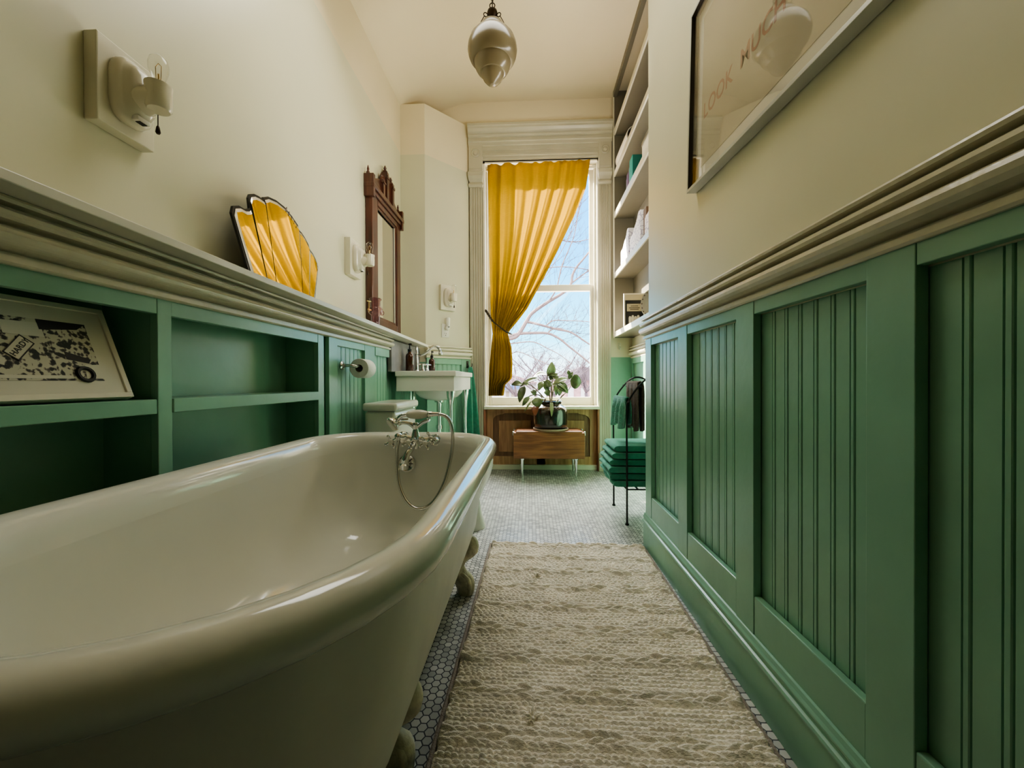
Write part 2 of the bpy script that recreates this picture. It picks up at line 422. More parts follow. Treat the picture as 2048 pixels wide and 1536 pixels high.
# right wall (near part) and its return into the alcove
r = struct('wall_right')
MB().box(.60, .75, -1.6, 2.04, 1.0, 3.5).build('wall_field', CREAM, r)
MB().box(.606, .75, -1.6, 2.04, 0, 1.0).build('lower_wall', GREEN, r)
r = struct('wall_alcove')
MB().box(.944, 1.06, 1.9, 3.72, 1.045, 3.6).build('wall_field', CREAM, r)
MB().box(.944, 1.06, 1.9, 3.72, 0, 1.045).build('lower_wall', GREEN, r)
MB().box(.75, .944, 1.98, 2.04, 1.0, 3.6).build('return_field', CREAM, r)
MB().box(.75, .944, 1.98, 2.04, 0, 1.0).build('return_lower', GREEN, r)
b = MB().box(-1.3, .75, -1.7, -1.6, 0, 3.5); tag(b.build('wall_front', pbr('shadowed hall paint', (.20, .18, .13), rough=.6)), kind='structure')

# ---- panelling: a generic run of stiles, rails and beadboard along a line
class Run:
    """local frame: s along the wall, n out of the wall, z up"""
    def __init__(s, p0, d, n): s.p = Vector((p0[0], p0[1], 0)); s.d = Vector((d[0], d[1], 0)).normalized(); s.n = Vector((n[0], n[1], 0)).normalized()
    def P(s, a, n, z): return s.p+s.d*a+s.n*n+V(0, 0, z)
    def box(s, mb, a0, a1, n0, n1, z0, z1):
        vs = [s.P(a, n, z) for z in (z0, z1) for n in (n0, n1) for a in (a0, a1)]
        return mb.add(vs, [(0,2,3,1),(4,5,7,6),(0,1,5,4),(2,6,7,3),(0,4,6,2),(1,3,7,5)])
    def bead(s, mb, a0, a1, n, z0, z1, pitch=.048, dep=.004):
        """beadboard sheet with a double groove every pitch, cut in the section"""
        sec = [(a0, n)]
        a = a1-.011
        cuts = []
        while a > a0+.012: cuts.append(a); a -= pitch
        for a in reversed(cuts):
            sec += [(a-.0075, n), (a-.006, n-dep), (a-.0045, n), (a-.003, n+.0012), (a+.003, n+.0012), (a+.0045, n), (a+.006, n-dep), (a+.0075, n)]
        sec.append((a1, n))
        lo = [s.P(a, q, z0) for a, q in sec]; hi = [s.P(a, q, z1) for a, q in sec]; k = len(sec)
        return mb.add(lo+hi, [(i, i+1, k+i+1, k+i) for i in range(k-1)])
    def mould(s, mb, prof, a0, a1, za=None, m0=0, m1=0):
        """profile (n,z) extruded along s; m0/m1 mitre; za maps z at the far end"""
        za = za or (lambda z: z)
        A = [s.P(a0-m0*n, n, z) for n, z in prof]; B = [s.P(a1+m1*n, n, za(z)) for n, z in prof]
        mb.loft([A, B], True, True, False); return mb

RAILP = [(-.01, 1.036), (.012, 1.036), (.016, 1.040), (.016, 1.050), (.005, 1.0525), (.005, 1.0575), (.018, 1.060), (.030, 1.064), (.036, 1.071), (.038, 1.079), (.035, 1.087),
         (.028, 1.092), (.011, 1.0935), (.011, 1.0995), (.030, 1.103), (.034, 1.109), (.033, 1.116), (.024, 1.121), (.010, 1.1235), (.010, 1.1295), (.027, 1.131), (.029, 1.1365), (.027, 1.141), (-.01, 1.141)]
BASEP = [(0, 0), (.005, 0), (.005, .118), (.010, .121), (.012, .127), (.010, .133), (.004, .136), (.003, .141), (.006, .146), (.006, .151), (.002, .157), (-.001, .166), (-.012, .169), (-.012, 0)]

# right wainscot: stile face x=.58, sheet x=.602
R = Run((.58, 2.03), (0, -1), (-1, 0))
st = struct('trim_1', (.58, 1, 0))
stl = [(0, .09), (.44, .528), (.88, .968), (1.315, 1.403), (1.75, 1.84), (2.19, 2.28), (2.63, 2.72)]
for a0, a1 in stl:
    R.box(MB(), a0, a1, -.02, 0, .165, 1.04).build('stile', GREEN, st, bevel=.0015)
for (a, b0), (b1, c) in zip(stl, stl[1:]):
    R.box(MB(), b0, b1, -.02, -.0015, 1.002, 1.04).build('top_rail', GREEN, st, bevel=.0015)
    R.box(MB(), b0, b1, -.02, -.0015, .165, .268).build('bottom_rail', GREEN, st, bevel=.003)
    mm = MB(); R.bead(mm, b0-.003, b1+.003, -.022, .25, 1.015); mm.build('beadboard', GREEN, st)
R.box(MB(), 0, .012, -.16, -.02, .0, 1.04).build('end_board', GREEN, st)
bs = MB(); R.mould(bs, [(n+.005, z) for n, z in BASEP], -.006, 3.5); tag(bs.build('baseboard_right', GREEN), kind='structure')
R2 = Run((.60, 2.04), (0, -1), (-1, 0))
rl = MB(); R2.mould(rl, [(n+.012 if n > 0 else n, z) for n, z in RAILP], -.004, 3.5)
tag(rl.build('trim_2', TRIM), kind='structure')
# small profile return of that rail inside the alcove and alcove panelling
R3 = Run((.944, 3.72), (0, -1), (-1, 0))
st = struct('trim_3', (.944, 3, 0))
rl = MB(); R3.mould(rl, RAILP, .0, 1.66); rl.build('chair_rail', TRIMS, st)
for a0, a1 in [(0, .05), (.42, .51), (.95, 1.04), (1.5, 1.66)]: R3.box(MB(), a0, a1, 0, .016, 0, 1.036).build('stile', GREEN, st, bevel=.0015)
for a0, a1 in [(.05, .42), (.51, .95), (1.04, 1.5)]:
    R3.box(MB(), a0, a1, 0, .0145, .99, 1.036).build('top_rail', GREEN, st, bevel=.0015)
    R3.box(MB(), a0, a1, 0, .0145, .0, .26).build('bottom_rail', GREEN, st, bevel=.0015)

# left half wall: panelling y 1.74..2.62 (stile face x=-.935), niche bookcase y -.9..1.73
Lf = Run((-.935, 1.815), (0, 1), (1, 0))
st = struct('trim_4', (-.935, 2, 0))
Lf.box(MB(), 0, .083, -.02, 0, 0, 1.045).build('stile', GREEN, st, bevel=.0015)
Lf.box(MB(), .405, .552, -.02, 0, 0, 1.045).build('stile', GREEN, st, bevel=.0015)
Lf.box(MB(), .083, .405, -.02, -.0015, 1.008, 1.045).build('top_rail', GREEN, st, bevel=.0015)
Lf.box(MB(), .552, .785, -.02, .004, .992, 1.045).build('top_rail', GREEN, st, bevel=.0015)
for a0, a1 in ((.08, .41), (.55, .79)):
    mm = MB(); Lf.bead(mm, a0, a1, -.018, 0, 1.02); mm.build('beadboard', GREEN, st)
Lf.box(MB(), -.09, .79, -.15, -.024, 0, 1.05).build('half_wall_core', GREEN, st)
Lf.box(MB(), .79, 1.56, -.15, -.06, 0, 1.10).build('half_wall_core', GREEN, st)
Lf.box(MB(), 1.0, 1.08, -.06, -.03, 0, .9).build('stile', GREEN, st, bevel=.0015)
mm = MB(); Lf.bead(mm, .79, 1.54, -.058, 0, .95); mm.build('beadboard', GREEN, st)
# chair rail on the half wall (its top follows the sagging ledge)
ztop = lambda y: 1.180-.0154*(y-.6)
y0, y1 = -1.5, 2.605
La = Run((-.935, 0), (0, 1), (1, 0))
def rail_at(y):
    t = ztop(y)-.021; k = (t-1.042)/(1.141-1.036)
    return [(n*1.2, 1.042+(z-1.036)*k) for n, z in RAILP]
mm = MB(); mm.loft([[La.P(y0, n-.006, z) for n, z in rail_at(y0)], [La.P(y1, n-.006, z) for n, z in rail_at(y1)]], True, True, False)
tag(mm.build('trim_5', TRIM), kind='structure')
# pale ledge
mm = MB(); ye = 3.30
mm.loft([[(-1.1, y, ztop(y)-.02), (-.85, y, ztop(y)-.02), (-.85, y, ztop(y)), (-1.1, y, ztop(y))] for y in (y0, ye)], True, True, False)
ld = mm.build('wall_ledge', LEDGEM, loc=(-1.0, 1.5, 1.15), bevel=.002)
tag(ld, 'long pale painted ledge running along the top of the half wall', 'ledge')

# angled wall panelling beside the window
d = Vector((-.565+.889, 3.69-3.367)); nn = (d.y, -d.x)
A = Run((-.889, 3.367), d, nn); AL = d.length
st = struct('trim_6', (-.75, 3.5, 0))
for a0, a1 in ((0.0, .07), (AL-.10, AL)): A.box(MB(), a0, a1, 0, .018, 0, 1.036).build('stile', GREEN, st, bevel=.0015)
A.box(MB(), .07, AL-.10, 0, .0165, .985, 1.036).build('top_rail', GREEN, st, bevel=.0015)
mm = MB(); A.bead(mm, .06, AL-.09, .004, 0, 1.0); mm.build('beadboard', GREEN, st)
rl = MB(); A.mould(rl, [(n+.016 if n > 0 else 0, z) for n, z in RAILP], -.01, AL); rl.build('chair_rail', TRIMS, st)

# ------------------------------------------------------------------ window
w = struct('window_1', (.1, 3.72, 0))
def fluted(mb, x0, x1, y, z0, z1, n=4, dep=.007, edge=.014):
    sec = [(x0, y+.04), (x0, y)]
    fw = (x1-x0-2*edge)/n
    for i in range(n):
        a = x0+edge+i*fw
        for k in range(0, 7):
            t = k/6; sec.append((a+fw*(.1+.8*t), y+dep*math.sin(PI*t)))
    sec += [(x1, y), (x1, y+.04)]
    mb.loft([[(x, yy, z) for x, yy in sec] for z in (z0, z1)], True, True, False)
for x0, x1 in ((-.557, -.432), (.634, .746)):
    mm = MB(); fluted(mm, x0+.004, x1-.004, 3.685, .16, 2.63); mm.build('casing', CASING, w)
    MB().box(x0-.004, x1+.004, 3.675, 3.725, 0, .17).build('plinth', CASING, w, bevel=.004)
    # capital: ogee neck and block with bullseye
    cp = MB(); xm = (x0+x1)/2; hw = (x1-x0)/2
    prof = [(2.63, hw, 3.676), (2.645, hw+.006, 3.664), (2.655, hw+.006, 3.664), (2.665, hw, 3.672), (2.675, hw-.004, 3.675), (2.70, hw+.004, 3.660), (2.725, hw+.008, 3.648), (2.76, hw+.008, 3.646), (2.775, hw, 3.668), (2.79, hw+.004, 3.664)]
    cp.loft([[(xm-h, 3.725, z), (xm+h, 3.725, z), (xm+h, y, z), (xm-h, y, z)] for z, h, y in prof], True, True, False)
    cp.build('capital', CASING, w)
    MB().box(x0-.002, x1+.002, 3.662, 3.725, 2.79, 3.01).build('corner_block', CASING, w, bevel=.003)
    be = MB(); be.lathe([(.038, 0), (.040, .006), (.034, .010), (.030, .004), (.022, .003), (.018, .010), (.010, .012), (.0, .013)], (xm, 3.662, 2.935), (0, -1, 0), 24)
    be.build('bullseye', CASING, w)
hd = MB()
hp = [(3.725, 2.865), (3.690, 2.865), (3.690, 2.885), (3.682, 2.89), (3.682, 2.912), (3.675, 2.916), (3.675, 2.935), (3.682, 2.94), (3.682, 2.962), (3.672, 2.966), (3.672, 3.0), (3.66, 3.005), (3.725, 3.01)]
hd.loft([[(x, y, z) for y, z in hp] for x in (-.432, .634)], True, True, False); hd.build('head_casing', CASING, w)
cn = MB()
hp = [(3.725, 3.005), (3.662, 3.005), (3.658, 3.03), (3.650, 3.036), (3.650, 3.05), (3.658, 3.054), (3.658, 3.07), (3.640, 3.078), (3.636, 3.092), (3.646, 3.098), (3.630, 3.115), (3.618, 3.135), (3.614, 3.15), (3.606, 3.155), (3.606, 3.175), (3.725, 3.178)]
cn.loft([[(x, y, z) for y, z in hp] for x in (-.562, .752)], True, True, False); cn.build('cornice', CASING, w)
# jambs: wood below the stool, painted above
for x0, x1 in ((-.432, -.412), (.622, .640)):
    MB().box(x0, x1, 3.69, 3.95, .57, 2.875).build('jamb', TRIMS, w)
    MB().box(x0, x1, 3.69, 3.81, .0, .57).build('jamb_base', JAMBW, w)
MB().box(-.432, .634, 3.69, 3.95, 2.852, 2.875).build('head_jamb', TRIMS, w)
# inner stop beads
for x0, x1 in ((-.412, -.396), (.600, .622)): MB().box(x0, x1, 3.76, 3.785, .60, 2.85).build('stop_bead', TRIMS, w, bevel=.003)
MB().box(-.412, .622, 3.75, 3.785, 2.815, 2.852).build('stop_bead', TRIMS, w, bevel=.003)
def sash(y, z0, z1, bot, top, st_=.042):
    m = MB(); x0, x1 = -.405, .612
    m.box(x0, x0+st_, y, y+.035, z0, z1); m.box(x1-st_, x1, y, y+.035, z0, z1)
    m.box(x0+st_, x1-st_, y, y+.035, z0, z0+bot); m.box(x0+st_, x1-st_, y, y+.035, z1-top, z1)
    s = m.build('sash', TRIMS, w, bevel=.004)
    MB().box(x0+st_-.004, x1-st_+.004, y+.016, y+.019, z0+bot-.004, z1-top+.004).build('pane', WINGL, s)
sash(3.790, .602, 1.745, .078, .060)
sash(3.828, 1.69, 2.85, .05, .05)
MB().box(-.428, .636, 3.66, 3.83, .572, .602).build('stool', TRIMS, w, bevel=.006)
# wooden apron panelling under the stool
ap = MB(); yb = 3.785
ap.box(-.412, .622, yb, yb+.012, .045, .572)
ap.build('apron_board', PANELD, w)
fr = MB()
fr.box(-.412, -.352, yb-.018, yb, .045, .572); fr.box(.560, .622, yb-.018, yb, .045, .572)
fr.box(.06, .14, yb-.018, yb, .045, .572)
fr.box(-.352, .56, yb-.018, yb, .045, .12); fr.box(-.352, .56, yb-.018, yb, .53, .572)
for xa, xb, sg in ((-.352, .06, 1), (.14, .56, 1)):
    # arched shoulders in the upper corners
    for xc, dr in ((xa, 1), (xb, -1)):
        pts = [(xc, .53), (xc+dr*.11, .53)]+[(xc+dr*(.09-.09*math.sin(t)), .53-.055*(1-math.cos(t))-.012) for t in [i*PI/2/7 for i in range(8)]]
        fr.prism([(x, yb, z) for x, z in (pts if dr > 0 else pts[::-1])], (0, -.018, 0))
fr.build('apron_frame', PANELF, w, bevel=.003)
rp = MB()
for xa, xb in ((-.30, .01), (.19, .51)): rp.box(xa, xb, yb-.010, yb, .16, .46)
rp.build('raised_panel', PANELW, w, bevel=.008)
MB().box(-.412, .622, 3.735, 3.80, 0, .045).build('base_trim', TRIMS, w, bevel=.004)

# ------------------------------------------------------------------ niche bookcase in the half wall
def bookcase():
    t = thing('niche_bookcase', (-1.0, .9, 0), 'green built-in niche shelving behind the bathtub, two bays wide', 'shelving')
    x = -.935
    st = [(-1.06, -1.02), (-.06, -.02), (.96, 1.0), (1.72, 1.738)]
    for a, c in st: MB().box(x-.02, x, a, c, 0, 1.045).build('stile', GREEN, t, bevel=.0015)
    for (a, c), (e, f) in zip(st, st[1:]):
        MB().box(x-.02, x-.001, c, e, 1.004, 1.045).build('top_rail', GREEN, t, bevel=.0015)
        lo, hi = (.752, .789)
        sx = x+.003 if c > .9 else x-.001
        MB().box(-1.098, sx, c+.001, e-.001, lo, hi).build('shelf', GREEN, t, bevel=.002)
        MB().box(-1.098, x-.001, c, e, .33, .368).build('shelf', GREEN, t, bevel=.002)
    for a, c in st: MB().box(-1.098, x-.021, a+.004, max(c-.004, a+.012), 0, 1.05).build('side_panel', GREEN, t)
    MB().box(-1.099, -1.085, -1.05, 1.73, 0, 1.06).build('back_panel', GREEN, t)
    MB().box(-1.085, x-.021, -1.05, 1.73, 1.045, 1.06).build('top_board', GREEN, t)
    MB().box(-1.0, x-.004, 1.738, 1.775, 0, 1.045).build('side_panel', GREEN, t)
    return t
bookcase()
MB_gap = MB().box(-1.05, -.975, 1.775, 1.815, 0, 1.04); tag(MB_gap.build('trim_7', GREEN), kind='structure')

def text_mesh(txt, size, M, name, mat, parent, ext=.0006, shear=0., align='LEFT'):
    cu = bpy.data.curves.new('t', 'FONT'); cu.body = txt; cu.size = size; cu.extrude = ext; cu.shear = shear; cu.align_x = align; cu.resolution_u = 3; cu.offset = size*.012
    ob = bpy.data.objects.new('t', cu); COL.objects.link(ob)
    dg = bpy.context.evaluated_depsgraph_get()
    me = bpy.data.meshes.new_from_object(ob.evaluated_get(dg))
    bpy.data.objects.remove(ob)
    m = MB(); m.add([M @ v.co for v in me.vertices], [tuple(p.vertices) for p in me.polygons])
    return m.build(name, mat, parent)

def niche_print():
    t = thing('framed_drawing', (-.95, .6, .789), 'black and white street drawing in a wide white mat, leaning inside the niche', 'picture')
    lean = math.radians(21)
    # local: s along y, u up along the leaning face, n out of it
    o = V(-.948, .91, .7968); u = V(-math.sin(lean), 0, math.cos(lean)); n = V(math.cos(lean), 0, math.sin(lean)); s = V(0, -1, 0)
    M = Matrix(((s.x, u.x, n.x, o.x), (s.y, u.y, n.y, o.y), (s.z, u.z, n.z, o.z), (0, 0, 0, 1)))
    W, H = .46, .222
    bx = lambda a, c, e, f, g, h: MB().box(a, c, e, f, g, h, M)
    bx(0, W, 0, H, -.016, -.004).build('backing_board', FRAMEW, t)
    f = MB()
    f.box(0, W, 0, .012, -.004, .003, M); f.box(0, W, H-.012, H, -.004, .003, M); f.box(0, .012, .012, H-.012, -.004, .003, M); f.box(W-.012, W, .012, H-.012, -.004, .003, M)
    f.build('frame', FRAMEW, t, bevel=.001)
    bx(.012, W-.012, .012, H-.012, -.004, -.001).build('mat', WHITEP, t)
    dr = bx(.05, W-.05, .042, H-.045, -.001, 0).build('drawing', SKETCH, t)
    # main shapes of the drawing: pale road, dark van, wheel, window frame, sign
    X0, Y0 = .05, .042
    def poly(pts, mat, h=.0005): return MB().prism([M @ V(X0+a, Y0+c, .0001) for a, c in pts], n*h)
    dk = MB()
    for pts in ([(.195, .004), (.245, .004), (.236, .030), (.205, .034)], [(.235, .034), (.252, .036), (.262, .085), (.248, .080)],
                [(.0, .135), (.09, .135), (.09, .112), (.02, .120)], [(.013, .050), (.06, .066), (.06, .048), (.02, .040)], [(.30, .004), (.34, .004), (.34, .028), (.305, .028)]):
        MB().prism([M @ V(X0+a, Y0+c, .0001) for a, c in pts], n*.0005).build('ink_mark', BLACK, dr)
    pl = MB()
    for pts in ([(.0, .004), (.035, .004), (.03, .036), (.0, .038)], [(.06, .004), (.19, .004), (.19, .011), (.06, .011)], [(.085, .095), (.150, .097), (.150, .125), (.085, .127)],
                [(.165, .030), (.215, .052), (.252, .100), (.26, .118), (.235, .112), (.20, .065), (.16, .045)], [(.27, .02), (.298, .02), (.298, .03), (.27, .03)]):
        MB().prism([M @ V(X0+a, Y0+c, .0001) for a, c in pts], n*.0004).build('blank_area', WHITEP, dr)
    
    for wx, wy, wr in ((.035, .014, .015), (.33, .017, .012)):
        wh = MB(); wh.ring(M @ V(X0+wx, Y0+wy, .0008), n, wr, wr*.3, 18, 6); wh.build('wheel', BLACK, dr)
    a = math.radians(48)
    Ms = M @ Matrix.Translation(V(X0+.115, Y0+.078, .0006)) @ Matrix.Rotation(-a, 4, 'Z')
    MB().box(-.004, .044, -.004, .019, 0, .0003, Ms).build('sign_board', WHITEP, dr, )
    bb = MB(); bb.box(-.006, .046, .019, .021, 0, .0006, Ms); bb.box(-.006, .046, -.006, -.004, 0, .0006, Ms); bb.box(-.006, -.004, -.006, .021, 0, .0006, Ms); bb.box(.044, .046, -.006, .021, 0, .0006, Ms)
    bb.build('sign_border', BLACK, dr)
    return t, Ms, dr
_, Ms, dr = niche_print()
# the viewer reads the drawing from the room: mirror the local s axis for the lettering
Mt = Ms @ Matrix.Translation(V(.0425, .0025, .0005)) @ Matrix.Diagonal(V(-1, 1, 1, 1))
text_mesh('HARDY', .0142, Mt, 'lettering', BLACK, dr, ext=.0002)

# ------------------------------------------------------------------ bathtub
TX, TYN, TYF, TR = -.518, .63, 1.735, .392
def outline(ins, near=0., n=18, far_r=.25):
    a = TR-ins; an = max(TR-ins-near, .03); r = max(far_r-ins, .03); yf = TYF-ins
    pts = []
    for i in range(n+1):                                   # near half circle from +x to -x
        t = PI*i/n; pts.append((TX+a*math.cos(t), TYN-an*math.sin(t)))
    for i in range(1, 7): pts.append((TX-a, TYN+(yf-r-TYN)*i/7))
    for i in range(9):
        t = PI-PI/2*i/8; pts.append((TX-a+r+r*math.cos(t), yf-r+r*math.sin(t)))
    for i in range(1, 5): pts.append((TX-a+r+(2*a-2*r)*i/5, yf))
    for i in range(9):
        t = PI/2-PI/2*i/8; pts.append((TX+a-r+r*math.cos(t), yf-r+r*math.sin(t)))
    for i in range(1, 7): pts.append((TX+a, yf-r-(yf-r-TYN)*i/7))
    return pts
def tub():
    t = thing('clawfoot_bathtub', (TX, 1.0, 0), 'white roll-top clawfoot bathtub standing along the niche shelving', 'bathtub')
    zr = .579; rr = .0345
    L3 = lambda pts, z: [(x, y, z) for x, y in pts]
    rim = MB(); prof = []
    for k in range(11):
        q = -PI/2-PI*k/10; prof.append((rr+rr*math.cos(q), zr+rr*.98*math.sin(q)))
    prof += [(.050, .609), (.062, .598), (.070, .581), (.0745, .562), (.078, .540)]
    rim.loft([L3(outline(i), z) for i, z in prof], True, False); rim.build('rolled_rim', PORC, t, angle=80)
    inn = MB()
    prof = [(.078, .540, 0), (.0805, .512, .002), (.084, .46, .014), (.088, .40, .032), (.096, .34, .055), (.112, .27, .085), (.15, .215, .10), (.20, .190, .11), (.27, .180, .12), (.33, .176, .05)]
    inn.loft([L3(outline(i, nr), z) for i, z, nr in prof], True, False)
    k = len(prof)-1; nv = len(outline(0)); inn.f.append(tuple(k*nv+i for i in range(nv))); inn.sm.append(True)
    inn.build('basin', PORC, t, angle=80)
    out = MB()
    prof = [(.034, .548, 0), (.050, .547, 0), (.054, .532, 0), (.059, .47, .01), (.066, .38, .03), (.080, .29, .05), (.105, .215, .075), (.145, .165, .09), (.20, .135, .10), (.28, .120, .10)]
    out.loft([L3(outline(i, nr), z) for i, z, nr in prof], True, False)
    k = len(prof)-1; out.f.append(tuple(k*nv+i for i in range(nv))); out.sm.append(True)
    out.build('outer_shell', TUBOUT, t, angle=80)
    for sx in (1, -1):
        for yy in (.84, 1.55):
            f = MB(); o = V(TX+sx*(.165 if yy < 1 else .196), yy, 0); q = V(sx, 0, 0); zs = .82 if yy < 1 else 1.
            pth = [o+q*.062+V(0, 0, .205*zs), o+q*.076+V(0, 0, .205*zs), o+q*.080+V(0, 0, .18*zs), o+q*.045+V(0, 0, .145*zs), o+q*.033+V(0, 0, .11*zs), o+q*.042+V(0, 0, .075*zs), o+q*.062+V(0, 0, .045*zs), o+q*.066+V(0, 0, .02*zs), o+q*.064+V(0, 0, .0*zs)]
            pp = smooth_path(pth, 4)
            base = [.014, .026, .032, .027, .023, .025, .031, .028, .026]
            rs = [lerp_table([(i*4, base[i]*(1.15 if yy < 1 else 1.1)) for i in range(9)], k) for k in range(len(pp))]
            f.tube(pp, rs, 12, True, 1.15, ref=(0, 1, 0))
            for dy in (-.020, 0, .020):                    # claw toes round the ball
                f.tube(smooth_path([o+q*.05+V(0, dy*.8, .085*zs), o+q*.078+V(0, dy, .06*zs), o+q*.084+V(0, dy*1.15, .03*zs), o+q*.082+V(0, dy*1.1, .006*zs)], 3), [.009]*3+[.011]*4+[.008]*3, 8)
            for dy in (-.024, .024):                       # knee scroll leaves
                f.tube(smooth_path([o+q*.05+V(0, dy, .222*zs), o+q*.066+V(0, dy*1.2, .212*zs), o+q*.075+V(0, dy, .18*zs), o+q*.052+V(0, dy*.6, .15*zs)], 3), [.008]*3+[.012]*4+[.006]*3, 8)
            f.build('claw_foot', CLAW, t, angle=75)
    ov = MB(); ov.lathe([(.034, 0), (.036, .004), (.030, .008), (.026, .005), (.012, .005), (.010, .008), (0, .009)], (TX+.0, TYF-.085, .487), (0, -1, .12), 28); ovo = ov.build('overflow_plate', STEEL, t)
    sl = MB()
    for k in range(8):
        a = 2*PI*k/8; c = V(TX, TYF-.085, .487)+V(math.cos(a)*.018, -.0058, math.sin(a)*.018)
        sl.tube([c-V(math.cos(a)*.006, 0, math.sin(a)*.006), c+V(math.cos(a)*.006, 0, math.sin(a)*.006)], .002, 6)
    sl.build('overflow_slots', SLOT, ovo)
    return t
tub()

def faucet():
    fy = 1.595
    t = thing('tub_faucet', (TX, 1.65, .58), 'chrome telephone-style tub faucet with white handset on the far end of the bathtub', 'faucet')
    P = lambda px, py, dy=0: V((px-1060)/497.*1.0, fy+dy, .83-(py-763)/497.)
    b = MB()
    b.tube([P(794, 874), P(868, 882)], .0115, 12); b.ball(P(794, 874), .017); b.ball(P(868, 882), .017)
    b.tube([P(797, 876), P(797, 878, .045)], .010, 10); b.tube([P(862, 882), P(862, 884, .045)], .010, 10)
    b.lathe([(.024, 0), (.025, .006), (.018, .012), (.012, .014)], P(797, 878, .055), (0, -1, 0), 20); b.lathe([(.024, 0), (.025, .006), (.018, .012), (.012, .014)], P(862, 884, .055), (0, -1, 0), 20)
    b.lathe([(.013, -.035), (.018, -.025), (.020, 0), (.016, .02), (.012, .035), (.010, .05), (.013, .06), (.010, .07)], P(829, 880), (0, 0, 1), 18)
    b.build('valve_body', CHROME, t)
    s = MB(); s.tube(smooth_path([P(828, 884), P(826, 893, -.03), P(820, 905, -.055), P(815, 922, -.062)], 5), [.011]*6+[.0125]*6+[.015]*4, 12)
    s.lathe([(.013, 0), (.0185, .006), (.0185, .022), (.012, .022)], P(815, 921, -.063), (-.1, 0, -1), 18); s.build('spout', CHROME, t)
    for px, py, dy in ((783, 882, -.02), (822, 881, -.045), (853, 884, -.03), (862, 876, -.01)):
        c = P(px, py, dy); h = MB()
        h.tube([c, P(px, py, .0)], .007, 8)
        for k in range(4):
            a = k*PI/2+.5; e = c+V(math.cos(a)*.024, -.004, math.sin(a)*.024)
            h.tube([c, e], [.006, .0045], 8); h.ball(e, .0068, 10)
        ho = h.build('cross_handle', CHROME, t)
        q = MB(); q.lathe([(.0105, 0), (.0105, .006), (.007, .010), (0, .011)], c+V(0, -.004, 0), (0, -1, 0), 16); q.build('porcelain_button', SINKP, ho)
    lv = MB(); lv.tube([P(806, 889, -.03), P(811, 878, -.055)], [.006, .0085], 10); lv.build('diverter_lever', SINKP, t)
    cr = MB()
    cr.tube([P(829, 870), P(829, 856)], [.010, .008], 12)
    cr.tube(smooth_path([P(829, 857), P(818, 848), P(803, 845), P(795, 847)], 4), [.009]*5+[.0075]*8, 10); cr.tube(smooth_path([P(829, 857), P(842, 846), P(856, 840)], 4), .0075, 10)
    cr.ball(P(796, 846), .012); cr.ring(P(856, 835), (1, 0, 0), .014, .004, 16, 8)
    cr.build('cradle', CHROME, t)
    hs = MB()
    hs.lathe([(.0085, 0), (.012, .004), (.0165, .016), (.019, .034), (.0195, .048), (.018, .064), (.014, .080), (.010, .088)], P(811, 829), (1, 0, .02), 20); ho = hs.build('handset_grip', SINKP, t)
    m = MB()
    m.tube(smooth_path([P(812, 829), P(802, 831), P(793, 838), P(786, 845)], 4), [.0085]*5+[.009]*4+[.012]*4, 10); m.build('handset_neck', CHROME, ho); m = MB()
    m.lathe([(.0105, 0), (.013, .004), (.011, .008), (.011, .02)], P(854, 828), (1, 0, 0), 16); m.tube([P(860, 828), P(876, 828)], [.0095, .0085], 12)
    m.build('hose_collar', CHROME, ho)
    ax = V(-.62, -.55, -.55)
    hd = MB(); hd.lathe([(.010, -.016), (.024, -.008), (.031, 0), (.032, .006), (.030, .010), (0, .010)], P(784, 847), ax, 24); hd.build('shower_rose', CHROME, ho)
    rs = MB(); rs.lathe([(.028, .0102), (.026, .014), (0, .016)], P(784, 847), ax, 24); rs.build('rose_face', SINKP, ho)
    h = MB(); pts = [P(876, 828), P(890, 832), P(899, 843), P(904, 862), P(904, 890), P(899, 925, -.01), P(889, 965, -.03), P(868, 1000, -.05), P(842, 1010, -.06), P(818, 997, -.05), P(801, 970, -.03), P(793, 935, -.01), P(791, 900, 0), P(795, 880, 0)]
    pp = smooth_path(pts, 14); h.tube(pp, [.0068+.0007*(k % 2) for k in range(len(pp))], 10); h.build('hose', STEEL, t, angle=60)
    return t
faucet()

